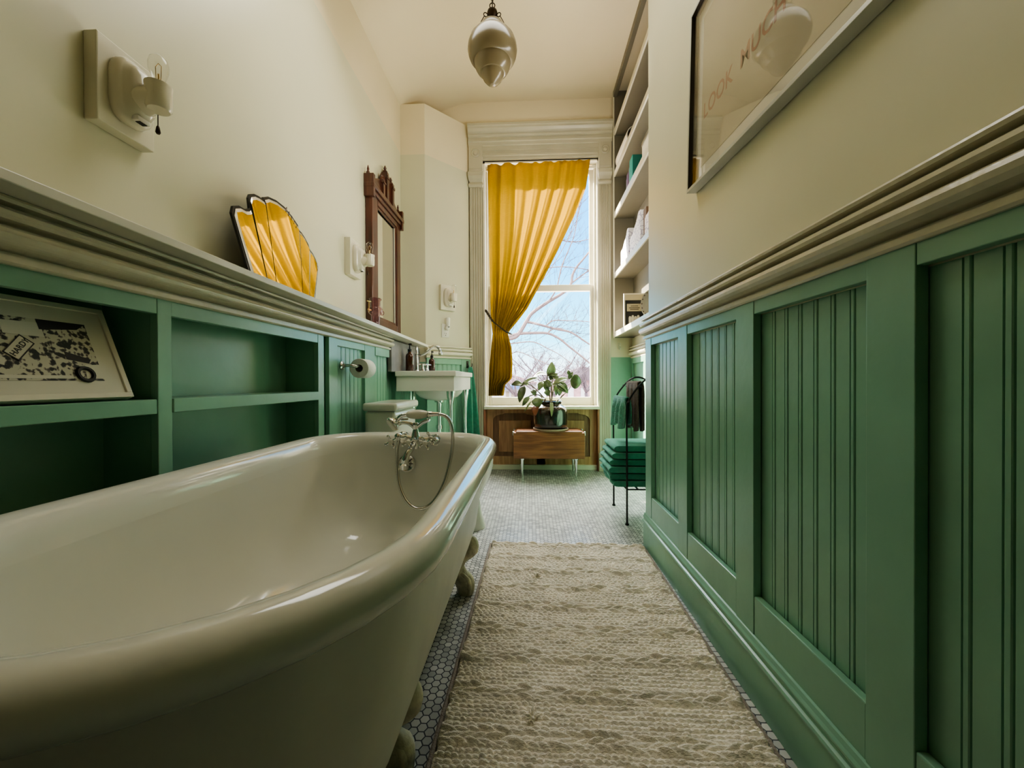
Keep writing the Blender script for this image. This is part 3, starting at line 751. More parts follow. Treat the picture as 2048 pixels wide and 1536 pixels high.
# ------------------------------------------------------------------ rug
def rug():
    W, Lr, th = .752, 1.66, .012
    t = thing('jute_rug', (.165, 1.17, 0), 'beige chunky woven jute runner rug on the white hexagon floor', 'rug')
    nx, ny = 330, 830
    xs = np.linspace(-W/2, W/2, nx+1); ys = np.linspace(-Lr/2, Lr/2, ny+1)
    Xg, Yg = np.meshgrid(xs, ys)
    rs = np.random.RandomState(3)
    def vnoise(x, y, sc):
        gx, gy = x*sc+50, y*sc+50
        i, j = np.floor(gx).astype(int), np.floor(gy).astype(int); fx, fy = gx-i, gy-j
        tab = rs.rand(256, 256)
        fx = fx*fx*(3-2*fx); fy = fy*fy*(3-2*fy)
        g = lambda a, c: tab[a % 256, c % 256]
        return (g(i, j)*(1-fx)+g(i+1, j)*fx)*(1-fy)+(g(i, j+1)*(1-fx)+g(i+1, j+1)*fx)*fy
    wob = (vnoise(Xg, Yg, 6)-.5)*.008+(vnoise(Xg, Yg, 22)-.5)*.003
    s = Yg+Lr/2+wob
    per, br = .134, .046
    ph = np.mod(s, per); band = np.floor(s/per)
    braid = ph < br
    pitch = .0137
    q = (ph-br)/pitch; row = np.floor(q); fr = q-row
    hrow = np.sqrt(np.clip(1-(2*fr-1)**2, 0, 1))
    rid = (row+band*13).astype(int)
    offs = rs.rand(4096); offr = offs[rid % 4096]
    lp = .0175*(1+.25*(offr-.5))
    u = (Xg+(vnoise(Xg, Yg, 30)-.5)*.006)/lp+offr*7+fr*.35
    lum = np.sqrt(np.clip(1-(2*(u-np.floor(u))-1)**2, 0, 1))
    lid = (np.floor(u).astype(int)*131+rid*17) % 4096
    amp = .75+.5*offs[lid]
    h1 = hrow**1.3*(.25+.75*lum)*.0094*amp
    # braided bands: two mirrored slanting strands
    nb = 3; bq = ph/br*nb; br_row = np.clip(np.floor(bq), 0, nb-1); bf = bq-br_row
    sgn = np.where(br_row % 2 == 0, 1., -1.)
    ub = (Xg+(vnoise(Xg, Yg, 18)-.5)*.018)/.033+sgn*(bf-.5)*.85+br_row*.5+band*.37
    lb = np.sqrt(np.clip(1-(2*(ub-np.floor(ub))-1)**2, 0, 1)); hb = np.sqrt(np.clip(1-(2*bf-1)**2*.85, 0, 1))
    bid = (np.floor(ub).astype(int)*57+(br_row+band*3).astype(int)*101) % 4096
    fib = .0007*np.sin(ub*2*PI*5+vnoise(Xg, Yg, 60)*6)
    h2 = hb*(.25+.75*lb)*.0145*(.6+.75*offs[bid])+fib
    h = np.where(braid, h2, h1)
    h *= (.82+.4*vnoise(Xg, Yg, 12)); h += (vnoise(Xg, Yg, 300)-.5)*.0012
    ed = np.minimum(W/2-np.abs(Xg), Lr/2-np.abs(Yg)); k = np.clip(ed/.008, 0, 1); h = h*k
    Z = th*np.clip(ed/.004, 0, 1)*.9+h+.001
    edge = (vnoise(Xg*0+3, Yg, 40)-.5)*.008
    X2 = Xg+np.where(np.abs(Xg) > W/2-.05, edge, 0)
    rot = math.radians(-1.0); c_, s_ = math.cos(rot), math.sin(rot)
    # rotate a little so that it follows the photo's slight skew
    PX = X2*c_+Yg*s_*-1; PY = X2*s_+Yg*c_
    verts = np.stack([PX, PY, Z], -1).reshape(-1, 3)
    idx = np.arange((nx+1)*(ny+1)).reshape(ny+1, nx+1)
    faces = np.stack([idx[:-1, :-1], idx[:-1, 1:], idx[1:, 1:], idx[1:, :-1]], -1).reshape(-1, 4)
    me = bpy.data.meshes.new('woven_field')
    me.vertices.add(len(verts)); me.vertices.foreach_set('co', verts.astype(np.float32).ravel())
    me.loops.add(faces.size); me.loops.foreach_set('vertex_index', faces.astype(np.int32).ravel())
    me.polygons.add(len(faces)); me.polygons.foreach_set('loop_start', np.arange(0, faces.size, 4, dtype=np.int32)); me.polygons.foreach_set('loop_total', np.full(len(faces), 4, dtype=np.int32))
    me.polygons.foreach_set('use_smooth', np.ones(len(faces), dtype=bool)); me.update(calc_edges=True); me.validate()
    me.materials.append(JUTE)
    o = bpy.data.objects.new('woven_field', me); COL.objects.link(o); o.parent = t
    R2 = Matrix.Translation(V(.165, 1.17, 0)) @ Matrix.Rotation(rot, 4, 'Z')
    bd = MB()
    for sx in (-1, 1): bd.tube([R2 @ V(sx*(W/2+.004), y, .006) for y in np.linspace(-Lr/2, Lr/2, 60)], [.0058+.001*(i % 2) for i in range(60)], 7)
    bd.build('edge_binding', RUGBACK, t)
    for cx, cy in ((-.16, -.22), (-.145, .485)):           # loose tufts of fibre
        tf = MB(); c = R2 @ V(cx, cy, .016)
        for k in range(16):
            a = random.uniform(0, 2*PI); L_ = random.uniform(.012, .026); dz = random.uniform(.004, .022)
            tf.tube([c, c+V(math.cos(a)*L_*.5, math.sin(a)*L_*.5, dz*.8), c+V(math.cos(a)*L_, math.sin(a)*L_, dz)], [.004, .003, .001], 6)
        tf.build('loose_tuft', JUTE, t)
rug()

# ------------------------------------------------------------------ wall sconces
def sconce():
    """local frame: wall plane x=0, light points out along +x, y along the wall"""
    t = thing('wall_sconce', (0, 0, 0), 'x', 'wall lamp', 'porcelain wall sconces')
    MB().box(0, .036, -.075, .075, -.11, .11).build('mounting_block', TRIMS, t, bevel=.003)
    b = MB()
    def oval(hw, hh, x, n=28, e=3.2):
        return [(x, math.copysign(abs(math.cos(2*PI*i/n))**(2/e), math.cos(2*PI*i/n))*hw, math.copysign(abs(math.sin(2*PI*i/n))**(2/e), math.sin(2*PI*i/n))*hh) for i in range(n)]
    b.loft([oval(.050, .082, .036), oval(.052, .084, .044), oval(.050, .082, .058), oval(.044, .075, .064), oval(.040, .070, .066), oval(.036, .062, .080), oval(.026, .048, .090)], True, True)
    b.loft([[(x, math.cos(2*PI*i/20)*r, z+math.sin(2*PI*i/20)*r*k) for i in range(20)] for x, r, z, k in ((.070, .036, -.022, 1.1), (.10, .031, -.016, 1.), (.118, .029, -.012, 1.), (.135, .027, -.01, 1.))], True, True)
    b.lathe([(.024, -.036), (.0285, -.030), (.0295, .0), (.0285, .018), (.030, .024), (.030, .030), (.022, .030), (.020, .018)], (.122, 0, -.008), (0, 0, 1), 24)
    b.build('porcelain_base', SCONCEP, t, angle=50)
    ol = MB(); ol.box(.064, .082, -.018, .018, -.076, -.064); oo = ol.build('outlet_socket', PLAST, t, bevel=.002)
    MB().box(.067, .080, -.010, .010, -.0775, -.0755).build('outlet_opening', SLOT, oo)
    sc = MB(); sc.ball((.095, .0, .026), .006, 8); sc.build('screw_head', BRONZE, t)
    bl = MB(); bl.lathe([(.012, .0), (.0125, .012), (.017, .026), (.0215, .042), (.0225, .058), (.019, .072), (.010, .081), (.0, .083)], (.122, 0, .018), (0, 0, 1), 24, caps=False)
    bo = bl.build('bulb', BULB, t)
    fl = MB()
    for s in (-1, 1): fl.tube([(.122+s*.003, 0, .02), (.122+s*.007, 0, .045), (.122+s*.008, 0, .072), (.122, 0, .080)], .0008, 5)
    fl.tube([(.122, 0, .02), (.122, 0, .052)], .0022, 6); fl.build('filament', BRASS, bo)
    pc = MB(); pc.tube([(.104, .016, -.040), (.104, .016, -.075)], .0013, 6); pc.lathe([(.002, 0), (.004, .004), (.006, .018), (.004, .022)], (.104, .016, -.073), (0, 0, -1), 10); pc.build('pull_chain', BRONZE, t)
    return t
s1 = sconce(); s1.location = (-1.1, 1.014, 1.594); s1['label'] = 'porcelain wall sconce on bare cream wall above the niche bookcase, before the fan mirror'
s2 = copy_tree(s1); s2.location = (-1.1, 2.40, 1.585); s2['label'] = 'porcelain wall sconce between the fan mirror and the carved wooden mirror'
s3 = copy_tree(s1); a = math.atan2(nn[1], nn[0]); s3.rotation_euler = (0, 0, a)
q = A.P(.206, 0, 1.57); s3.location = q; s3['label'] = 'porcelain wall sconce above the electrical outlet, beside the window casing'

def outlet():
    c = A.P(.195, 0, 1.285); t = thing('electrical_outlet', c, 'white duplex wall outlet with a plug-in night light, under a sconce', 'outlet')
    def bx(a0, a1, n0, n1, z0, z1): return A.box(MB(), a0, a1, n0, n1, z0, z1)
    o = .195
    bx(o-.038, o+.038, 0, .007, 1.222, 1.342).build('cover_plate', PLAST, t, bevel=.002)
    f = bx(o-.018, o+.018, .007, .009, 1.232, 1.272).build('socket_face', PLAST, t, bevel=.001)
    s = MB()
    for da in (-.007, .007): A.box(s, o+da-.0015, o+da+.0015, .009, .0094, 1.252, 1.264)
    A.box(s, o-.003, o+.003, .009, .0094, 1.238, 1.246); s.build('slot', SLOT, f)
    n = MB(); n.lathe([(.013, 0), (.020, .01), (.022, .022), (.018, .034), (.0, .038)], A.P(o+.004, .008, 1.305), A.n, 18)
    n.lathe([(.014, 0), (.017, .012), (.018, .05), (.019, .088), (.016, .090), (.015, .085)], A.P(o+.008, .034, 1.305), (0, 0, 1), 18)
    g = n.build('night_light', PLAST, t)
    k = MB(); k.lathe([(.005, 0), (.005, .003), (0, .003)], A.P(o+.006, .050, 1.312), A.n, 12); k.build('sensor', SLOT, g)
outlet()

# ------------------------------------------------------------------ fan mirror on the ledge
def fan_mirror():
    yc, zb = 1.62, ztop(1.62)+.002
    t = thing('fan_mirror', (-.99, yc, zb), 'scalloped fan-shaped art deco mirror with five panels, leaning on the ledge', 'mirror')
    yaw = math.radians(1.5); ln = math.radians(6)
    s = V(-math.sin(yaw), math.cos(yaw), 0); n0 = V(math.cos(yaw), math.sin(yaw), 0)
    u = (V(0, 0, 1)*math.cos(ln)-n0*math.sin(ln)); n = (n0*math.cos(ln)+V(0, 0, 1)*math.sin(ln))
    o = V(-.992, yc, zb)
    P = lambda a, h, k=0: o+s*a*1.08+u*h*1.02+n*k
    bot = [-.205, -.130, -.085, .085, .130, .170]; top = [-.272, -.182, -.098, .118, .188, .250]
    def crest(i):
        if i == 0: return [(top[0], .235), (-.262, .262), (-.235, .275), (-.21, .276), (-.19, .285), (top[1], .292)]
        if i == 1: return [(top[1], .328), (-.172, .346), (-.150, .358), (-.125, .362), (top[2], .362)]
        if i == 2: return [(top[2], .372), (-.07, .388), (-.02, .398), (.03, .396), (.075, .380), (top[3], .356)]
        if i == 3: return [(top[3], .338), (.14, .334), (.165, .318), (top[4], .295)]
        return [(top[4], .280), (.215, .268), (.238, .245), (top[5], .215)]
    bk = MB()
    ol = [(bot[0], 0)]
    for i in range(5): ol += crest(i)
    ol += [(bot[5], 0)]
    sc = [(a*1.025, h*1.02+.002 if h > 0 else 0) for a, h in ol]
    bk.prism([P(a, h, -.014) for a, h in sc], n*.009); bk.build('backing_board', BLACK, t)
    for i in range(5):
        g = .0022
        c = crest(i); k = len(c)
        pts = [(bot[i]+g, .004)]+[(a+(g if j == 0 else (-g if j == k-1 else 0)), h) for j, (a, h) in enumerate(c)]+[(bot[i+1]-g, .004)]
        cx = sum(p[0] for p in pts)/len(pts); 
        # inset only along the outer scallop: bevelled edge
        inn = []
        for j, (a, h) in enumerate(pts):
            if j in (0, len(pts)-1): inn.append((a, h))
            else: inn.append((a, h-.012))
        if i == 0: inn = [(a+.011 if j < 2 else a, h) for j, (a, h) in enumerate(inn)]
        if i == 4: inn = [(a-.011 if j > len(inn)-3 else a, h) for j, (a, h) in enumerate(inn)]
        m = MB(); m.prism([P(a, h, -.005) for a, h in inn], n*.005); pn = m.build('mirror_panel', MIRROR, t)
        e = MB()
        fa = [P(a, h, 0) for a, h in inn]; fb = [P(a, h, -.0035) for a, h in pts]; L_ = len(fa)
        e.add(fa+fb, [(j, j+1, L_+j+1, L_+j) for j in range(L_-1)]); e.build('bevelled_edge', MIRBEV, pn)
    orn = MB()
    for k in range(5):
        a = .04+.016*k; h = .388-.010*k
        orn.tube([P(a-.01, h-.004, -.004), P(a+.006, h+.022-.002*k, -.004)], [.006, .002], 6)
    orn.build('crest_ornament', BRONZE, t)
    for a, h in ((bot[0]-.004, .012), (bot[5]+.002, .018)): MB().box(-.006, .006, -.01, .004, -.012, .022, Matrix.Translation(P(a, h))).build('clip', CHROME, t)
fan_mirror()

# ------------------------------------------------------------------ carved wooden mirror
def wood_mirror():
    zb = ztop(2.93)+.001
    t = thing('carved_mirror', (-1.07, 2.92, zb), 'dark carved mahogany mirror with spiked crest standing on the ledge', 'mirror')
    x0, x1 = -1.098, -1.052
    ya, yb, zt = 2.625, 3.215, 2.10
    f = MB()
    f.box(x0, x1, ya, ya+.105, zb, zt); f.box(x0, x1, yb-.085, yb, zb, zt); f.box(x0, x1, ya+.105, yb-.085, zb, zb+.13); f.box(x0, x1, ya+.105, yb-.085, zt-.04, zt)
    f.build('frame', MAHOG, t, bevel=.006)
    m = MB()
    for (a, b_, c, d_) in ((ya+.105, ya+.125, zb+.13, zt-.04), (yb-.105, yb-.085, zb+.13, zt-.04)): m.box(x1-.018, x1-.008, a, b_, c, d_)
    m.box(x1-.018, x1-.008, ya+.125, yb-.105, zb+.13, zb+.148); m.box(x1-.018, x1-.008, ya+.125, yb-.105, zt-.058, zt-.04)
    m.build('inner_bead', MAHOG, t, bevel=.004)
    sl = MB()
    for (a, b_, c, d_) in ((ya+.125, ya+.133, zb+.148, zt-.058), (yb-.113, yb-.105, zb+.148, zt-.058)): sl.box(x1-.020, x1-.012, a, b_, c, d_)
    sl.build('gilt_slip', TRIMS, t)
    MB().box(x1-.03, x1-.022, ya+.1, yb-.1, zb+.13, zt-.04).build('looking_glass', MIRROR, t)
    c = MB(); c.box(x0, x1+.010, ya-.012, yb+.018, zt, zt+.03); c.box(x0, x1+.022, ya-.022, yb+.028, zt+.03, zt+.06); c.box(x0, x1+.012, ya-.012, yb+.018, zt+.06, zt+.075); c.build('cornice', MAHOG, t, bevel=.004)
    for y in (ya-.004, yb+.006):
        e = MB(); e.box(x0, x1+.02, y-.016, y+.016, zt-.03, zt+.12); e.lathe([(.010, 0), (.013, .01), (.006, .025), (.009, .032), (.002, .06)], ((x0+x1)/2, y, zt+.12), (0, 0, 1), 10); e.build('corner_finial', MAHOG, t, bevel=.003)
    cr = MB(); z = zt+.075; ym = (ya+yb)/2
    pts = [(ya+.06, z), (yb-.04, z), (yb-.04, z+.05), (yb-.09, z+.07), (ym+.12, z+.19), (ym+.05, z+.21), (ym+.02, z+.17), (ym-.04, z+.17), (ym-.06, z+.13), (ym-.13, z+.10), (ya+.10, z+.07), (ya+.06, z+.06)]
    cr.prism([(x0+.004, y, q) for y, q in pts], (.026, 0, 0)); cr.build('crest_board', MAHOG, t, bevel=.003)
    fn = MB()
    for y, h in ((ym-.06, .155), (ym+.015, .27), (ym+.135, .235)):
        fn.box(x0, x1, y-.017, y+.017, z, z+h*.8)
        fn.box(x0-.0, x1+.006, y-.022, y+.022, z+h*.62, z+h*.70)
        fn.lathe([(.016, 0), (.018, .01), (.008, .022), (.012, .032), (.002, .055)], ((x0+x1)/2, y, z+h*.8), (0, 0, 1), 10)
    fn.build('crest_spire', MAHOG, t, bevel=.002)
wood_mirror()

def apoth_jar():
    c = V(-.952, 2.42, ztop(2.42)+.0005)
    t = thing('apothecary_jar', c, 'pale violet glass apothecary jar with brass tap on the ledge beside the dark mirror', 'jar')
    m = MB(); m.lathe([(.030, .0), (.033, .004), (.030, .010), (.026, .016), (.026, .085), (.028, .092), (.038, .100), (.044, .112), (.044, .126), (.038, .138), (.030, .144), (.030, .178), (.037, .184), (.037, .190), (.032, .194)], c, (0, 0, 1), 28, caps=True)
    m.build('jar_body', JARG, t)
    b = MB(); b.tube([c+V(-.012, -.040, .115), c+V(-.018, -.066, .115)], .005, 8); b.tube([c+V(-.016, -.058, .10), c+V(-.016, -.058, .165)], .003, 8); b.tube([c+V(-.022, -.072, .165), c+V(-.010, -.046, .165)], .0035, 8)
    b.build('brass_tap', BRASS, t)
    k = MB(); k.ring(c+V(.038, .012, .104), (.3, 1, 0), .012, .003, 14, 8); k.build('glass_handle', JARG, t)
apoth_jar()

# ------------------------------------------------------------------ toilet paper + holder
def tp():
    z = .912
    t = thing('paper_holder', (-.935, 1.94, z), 'dark metal toilet paper holder arm fixed to green panelling', 'paper holder')
    m = MB(); m.lathe([(.022, 0), (.022, .006), (.012, .010), (.009, .02)], (-.935, 1.935, z), (1, 0, 0), 20); m.build('wall_rose', STEEL, t)
    a = MB(); a.tube(smooth_path([(-.92, 1.935, z), (-.885, 1.935, z), (-.870, 1.945, z-.002), (-.867, 1.965, z-.004), (-.867, 2.095, z-.004)], 5), .008, 10); a.ball((-.867, 2.10, z-.004), .012); a.build('arm', STEEL, t)
    rz = z-.012
    p = thing('toilet_roll', (-.867, 2.03, rz), 'white toilet paper roll hanging on the holder', 'toilet paper')
    r = MB(); c = V(-.867, 1.985, rz)
    r.lathe([(.0195, 0), (.048, 0), (.0495, .002), (.0495, .096), (.048, .098), (.0195, .098)], c, (0, 1, 0), 36, caps=False); r.build('paper', PAPERW, p)
    k = MB(); k.lathe([(.0195, .0), (.0195, .098), (.0180, .098), (.0180, 0), (.0195, 0)], c, (0, 1, 0), 28, caps=False); k.build('cardboard_core', CARD, p)
tp()

# ------------------------------------------------------------------ toilet
def toilet():
    yc = 2.26
    t = thing('toilet', (-.5, yc, 0), 'white toilet between the bathtub and the sink, tank against green panelling', 'toilet')
    MB().box(-.878, -.712, yc-.195, yc+.195, .365, .676).build('tank', SINKP, t, bevel=.022, seg=4)
    MB().box(-.884, -.698, yc-.206, yc+.206, .676, .719).build('tank_lid', SINKP, t, bevel=.014, seg=4)
    fl = MB(); fl.tube([(-.70, yc-.15, .63), (-.685, yc-.15, .63), (-.68, yc-.085, .625)], .007, 8); fl.build('flush_lever', CHROME, t)
    def ell(xc, ax, ay, z, n=32, back=None):
        pts = []
        for i in range(n):
            q = 2*PI*i/n; x = xc+ax*math.cos(q); y = yc+ay*math.sin(q)
            if back is not None: x = max(x, back)
            pts.append((x, y, z))
        return pts
    bw = MB(); bw.loft([ell(-.50, .245, .115, 0), ell(-.50, .243, .113, .02), ell(-.50, .225, .10, .08), ell(-.50, .21, .098, .16), ell(-.49, .225, .12, .22), ell(-.475, .245, .155, .29), ell(-.465, .252, .178, .35), ell(-.465, .254, .182, .385), ell(-.465, .248, .178, .395)], True, True); bw.build('bowl', SINKP, t, angle=70)
    MB().box(-.88, -.60, yc-.10, yc+.10, .20, .38).build('bowl_neck', SINKP, t, bevel=.03, seg=3)
    st = MB(); st.loft([ell(-.468, .256, .186, .395), ell(-.468, .260, .189, .405), ell(-.468, .258, .188, .415)], True, True); st.build('seat', SINKP, t, bevel=.003)
    ld_ = MB(); ld_.loft([ell(-.468, .256, .186, .4155), ell(-.468, .258, .188, .428), ell(-.468, .235, .165, .438)], True, True); ld_.build('seat_lid', SINKP, t)
toilet()

# ------------------------------------------------------------------ sink
def sink():
    t = thing('console_sink', (-.72, 3.05, 0), 'thick white porcelain console sink on chrome legs against the grey slab', 'sink')
    pl = [(-.930, 2.70), (-.505, 2.70), (-.497, 3.42), (-.815, 3.42), (-.872, 3.345), (-.930, 3.345)]
    m = MB(); m.prism([(x, y, .868) for x, y in pl], (0, 0, .038)); m.build('rim_slab', SINKP, t, bevel=.006)
    pl2 = [(-.925, 2.712), (-.520, 2.712), (-.512, 3.405), (-.80, 3.405), (-.862, 3.335), (-.925, 3.335)]
    m = MB(); m.prism([(x, y, .765) for x, y in pl2], (0, 0, .103)); m.build('apron', SINKP, t, bevel=.004)
    bw = MB(); bw.lathe([(.185, .766), (.175, .745), (.145, .715), (.09, .695), (.04, .688), (.03, .684)], (-.70, 3.03, 0), (0, 0, 1), 30); bw.build('bowl_underside', SINKP, t)
    for x, y in ((-.555, 2.76), (-.548, 3.34)):
        l = MB(); l.lathe([(.022, 0), (.022, .02), (.015, .03), (.0145, .66), (.018, .68), (.022, .70), (.028, .735), (.030, .764)], (x, y, 0), (0, 0, 1), 18); l.build('leg', CHROME, t)
    tr = MB()
    tr.lathe([(.034, .690), (.034, .674), (.018, .668), (.018, .50), (.024, .498), (.024, .47), (.018, .466), (.018, .30)], (-.70, 3.03, 0), (0, 0, 1), 18)
    tr.tube(smooth_path([(-.70, 3.03, .30), (-.70, 3.03, .22), (-.74, 3.03, .18), (-.80, 3.03, .22), (-.83, 3.03, .30), (-.90, 3.03, .33), (-.985, 3.03, .33)], 5), .017, 12)
    tr.build('drain_trap', CHROME, t)
    for y in (2.83, 2.90):
        s = MB(); s.tube(smooth_path([(-.985, y, .42), (-.88, y, .42), (-.86, y, .44), (-.86, y, .60), (-.86, y, .766)], 4), .009, 8); s.ball((-.88, y, .42), .02); s.tube([(-.88, y-.01, .44), (-.88, y-.05, .47)], .006, 8); s.build('supply_pipe', CHROME, t)
    hs = MB(); hs.tube(smooth_path([(-.87, 2.95, .765), (-.85, 2.93, .66), (-.87, 2.90, .56), (-.88, 2.90, .44)], 5), .005, 8); hs.build('supply_hose', PLAST, t)
    f = thing('sink_faucet', (-.87, 3.03, .907), 'chrome gooseneck faucet with two cross handles on the sink', 'faucet')
    c = V(-.872, 3.03, .9065)
    g = MB(); g.lathe([(.022, 0), (.022, .008), (.014, .016), (.013, .12), (.017, .126), (.017, .14), (.011, .146), (.011, .185), (.006, .195)], c, (0, 0, 1), 18)
    g.tube(smooth_path([c+V(0, 0, .135), c+V(.04, 0, .130), c+V(.085, 0, .155), c+V(.125, 0, .192), c+V(.155, 0, .195), c+V(.178, 0, .175), c+V(.184, 0, .148)], 6), .0105, 12)
    g.lathe([(.012, 0), (.015, .006), (.014, .022), (.010, .022)], c+V(.184, 0, .152), (.1, 0, -1), 14); g.build('gooseneck', CHROME, f)
    for dy, dx in ((-.055, .06), (.055, .065)):
        h = MB(); p = c+V(dx, dy, 0)
        h.lathe([(.019, 0), (.018, .01), (.012, .03), (.009, .05), (.011, .058), (.0, .062)], p, (0, 0, 1), 16)
        for k in range(4):
            q = k*PI/2+.3; e = p+V(math.cos(q)*.028, math.sin(q)*.028, .056)
            h.tube([p+V(0, 0, .056), e], [.006, .0045], 8); h.ball(e, .007, 8)
        h.build('cross_handle', CHROME, f)
    MB().box(-.958, -.932, 2.645, 3.34, .90, 1.115).build('stone_backsplash', STONE, loc=(-.945, 3.0, .90), bevel=.002)
    tag(bpy.data.objects['stone_backsplash'], 'grey stone backsplash slab standing behind the sink under the ledge', 'backsplash')
    def bottle(c, k, label):
        b = thing('soap_bottle', c, label, 'soap bottle', 'amber soap bottles')
        m = MB(); m.lathe([(.026*k, 0), (.029*k, .004), (.029*k, .105*k), (.026*k, .118*k), (.013*k, .130*k), (.012*k, .140*k)], c, (0, 0, 1), 24); m.build('bottle_body', AMBER, b)
        p = MB(); p.lathe([(.014*k, .138*k), (.014*k, .156*k), (.006*k, .158*k), (.004*k, .185*k), (.008*k, .187*k), (.008*k, .196*k)], c, (0, 0, 1), 16)
        p.tube([c+V(0, 0, .191*k), c+V(.018*k, -.03*k, .191*k), c+V(.020*k, -.034*k, .183*k)], .0045*k, 8); p.build('pump', BLACK, b)
    bottle(V(-.885, 2.90, .9065), 1.05, 'amber pump soap bottle next to the grey slab on the sink')
    bottle(V(-.800, 3.22, .9065), .88, 'amber pump soap bottle below the faucet spout tip, near the angled panelling')
sink()

# green towel hanging by the window casing
def hung_towel():
    hk = A.P(AL-.035, .018, .985)
    t = thing('towel_hook', hk, 'small black double hook on the green panelling beside the window', 'hook')
    m = MB(); m.box(-.012, .012, -.004, .004, -.03, .035, Matrix.Translation(hk) @ Matrix.Rotation(a, 4, 'Z') @ Matrix.Rotation(PI/2, 4, 'Z'))
    for s in (-1, 1): m.tube(smooth_path([hk+V(0, 0, -.01), hk+A.n*.03+A.d*s*.012+V(0, 0, -.03), hk+A.n*.045+A.d*s*.02+V(0, 0, -.01), hk+A.n*.04+A.d*s*.024+V(0, 0, .012)], 4), .0035, 8)
    m.build('hook', IRON, t)
    tp_ = hk+A.n*.045+V(0, 0, -.02)
    w_ = MB()
    def fn(u, v):
        z = tp_.z-.62*v; spread = .014+.085*v**.7
        f_ = (u-.5)*2
        wav = math.sin(u*PI*5+v*1.2)*(.006+.018*v)
        p = tp_+A.d*(f_*spread+.012*v)+A.n*(wav+.01*v)
        return (p.x, p.y, z-.02*abs(f_)*v)
    w_.grid(fn, 40, 40)
    o = w_.build('hanging_towel', TOWELG, loc=(tp_.x, tp_.y, tp_.z-.62), solid=.006)
    tag(o, 'long green towel hanging from a hook between the sink and the window', 'towel')
hung_towel()

# ------------------------------------------------------------------ crate table with potted plant
def crate_table():
    x0, x1, y0_, y1_, z0, z1 = -.145, .468, 3.42, 3.70, .165, .39
    t = thing('crate_table', ((x0+x1)/2, 3.56, 0), 'low brown wooden crate table on pale tapered legs in front of the window', 'table')
    b = MB(); b.box(x0, x1, y0_, y0_+.018, z0, z1-.002); b.box(x0, x1, y1_-.018, y1_, z0, z1-.002); b.box(x0, x0+.018, y0_+.018, y1_-.018, z0, z1-.002); b.box(x1-.018, x1, y0_+.018, y1_-.018, z0, z1-.002)
    b.build('box_side', CRATE, t, bevel=.003)
    MB().box(x0+.02, x1-.02, y0_+.02, y1_-.02, z0+.002, z0+.016).build('box_bottom', CRATE, t)
    MB().box(x0+.024, x1-.024, y0_+.002, y1_-.002, z1-.003, z1+.009).build('lid', CRATE, t, bevel=.003)
    for x in (x0-.008, x1-.006):
        for y in (y0_+.03, y1_-.055): MB().box(x, x+.014, y, y+.025, z1-.03, z1+.006).build('corner_bracket', STEEL, t, bevel=.002)
    for x in (x0+.075, x1-.075):
        for y in (3.435, 3.672):
            l = MB(); l.lathe([(.007, 0), (.0075, .006), (.009, .04), (.014, .155), (.022, .158), (.022, .1655)], (x, y, 0), (0, 0, 1), 14); l.build('leg', CHROME, t)
crate_table()

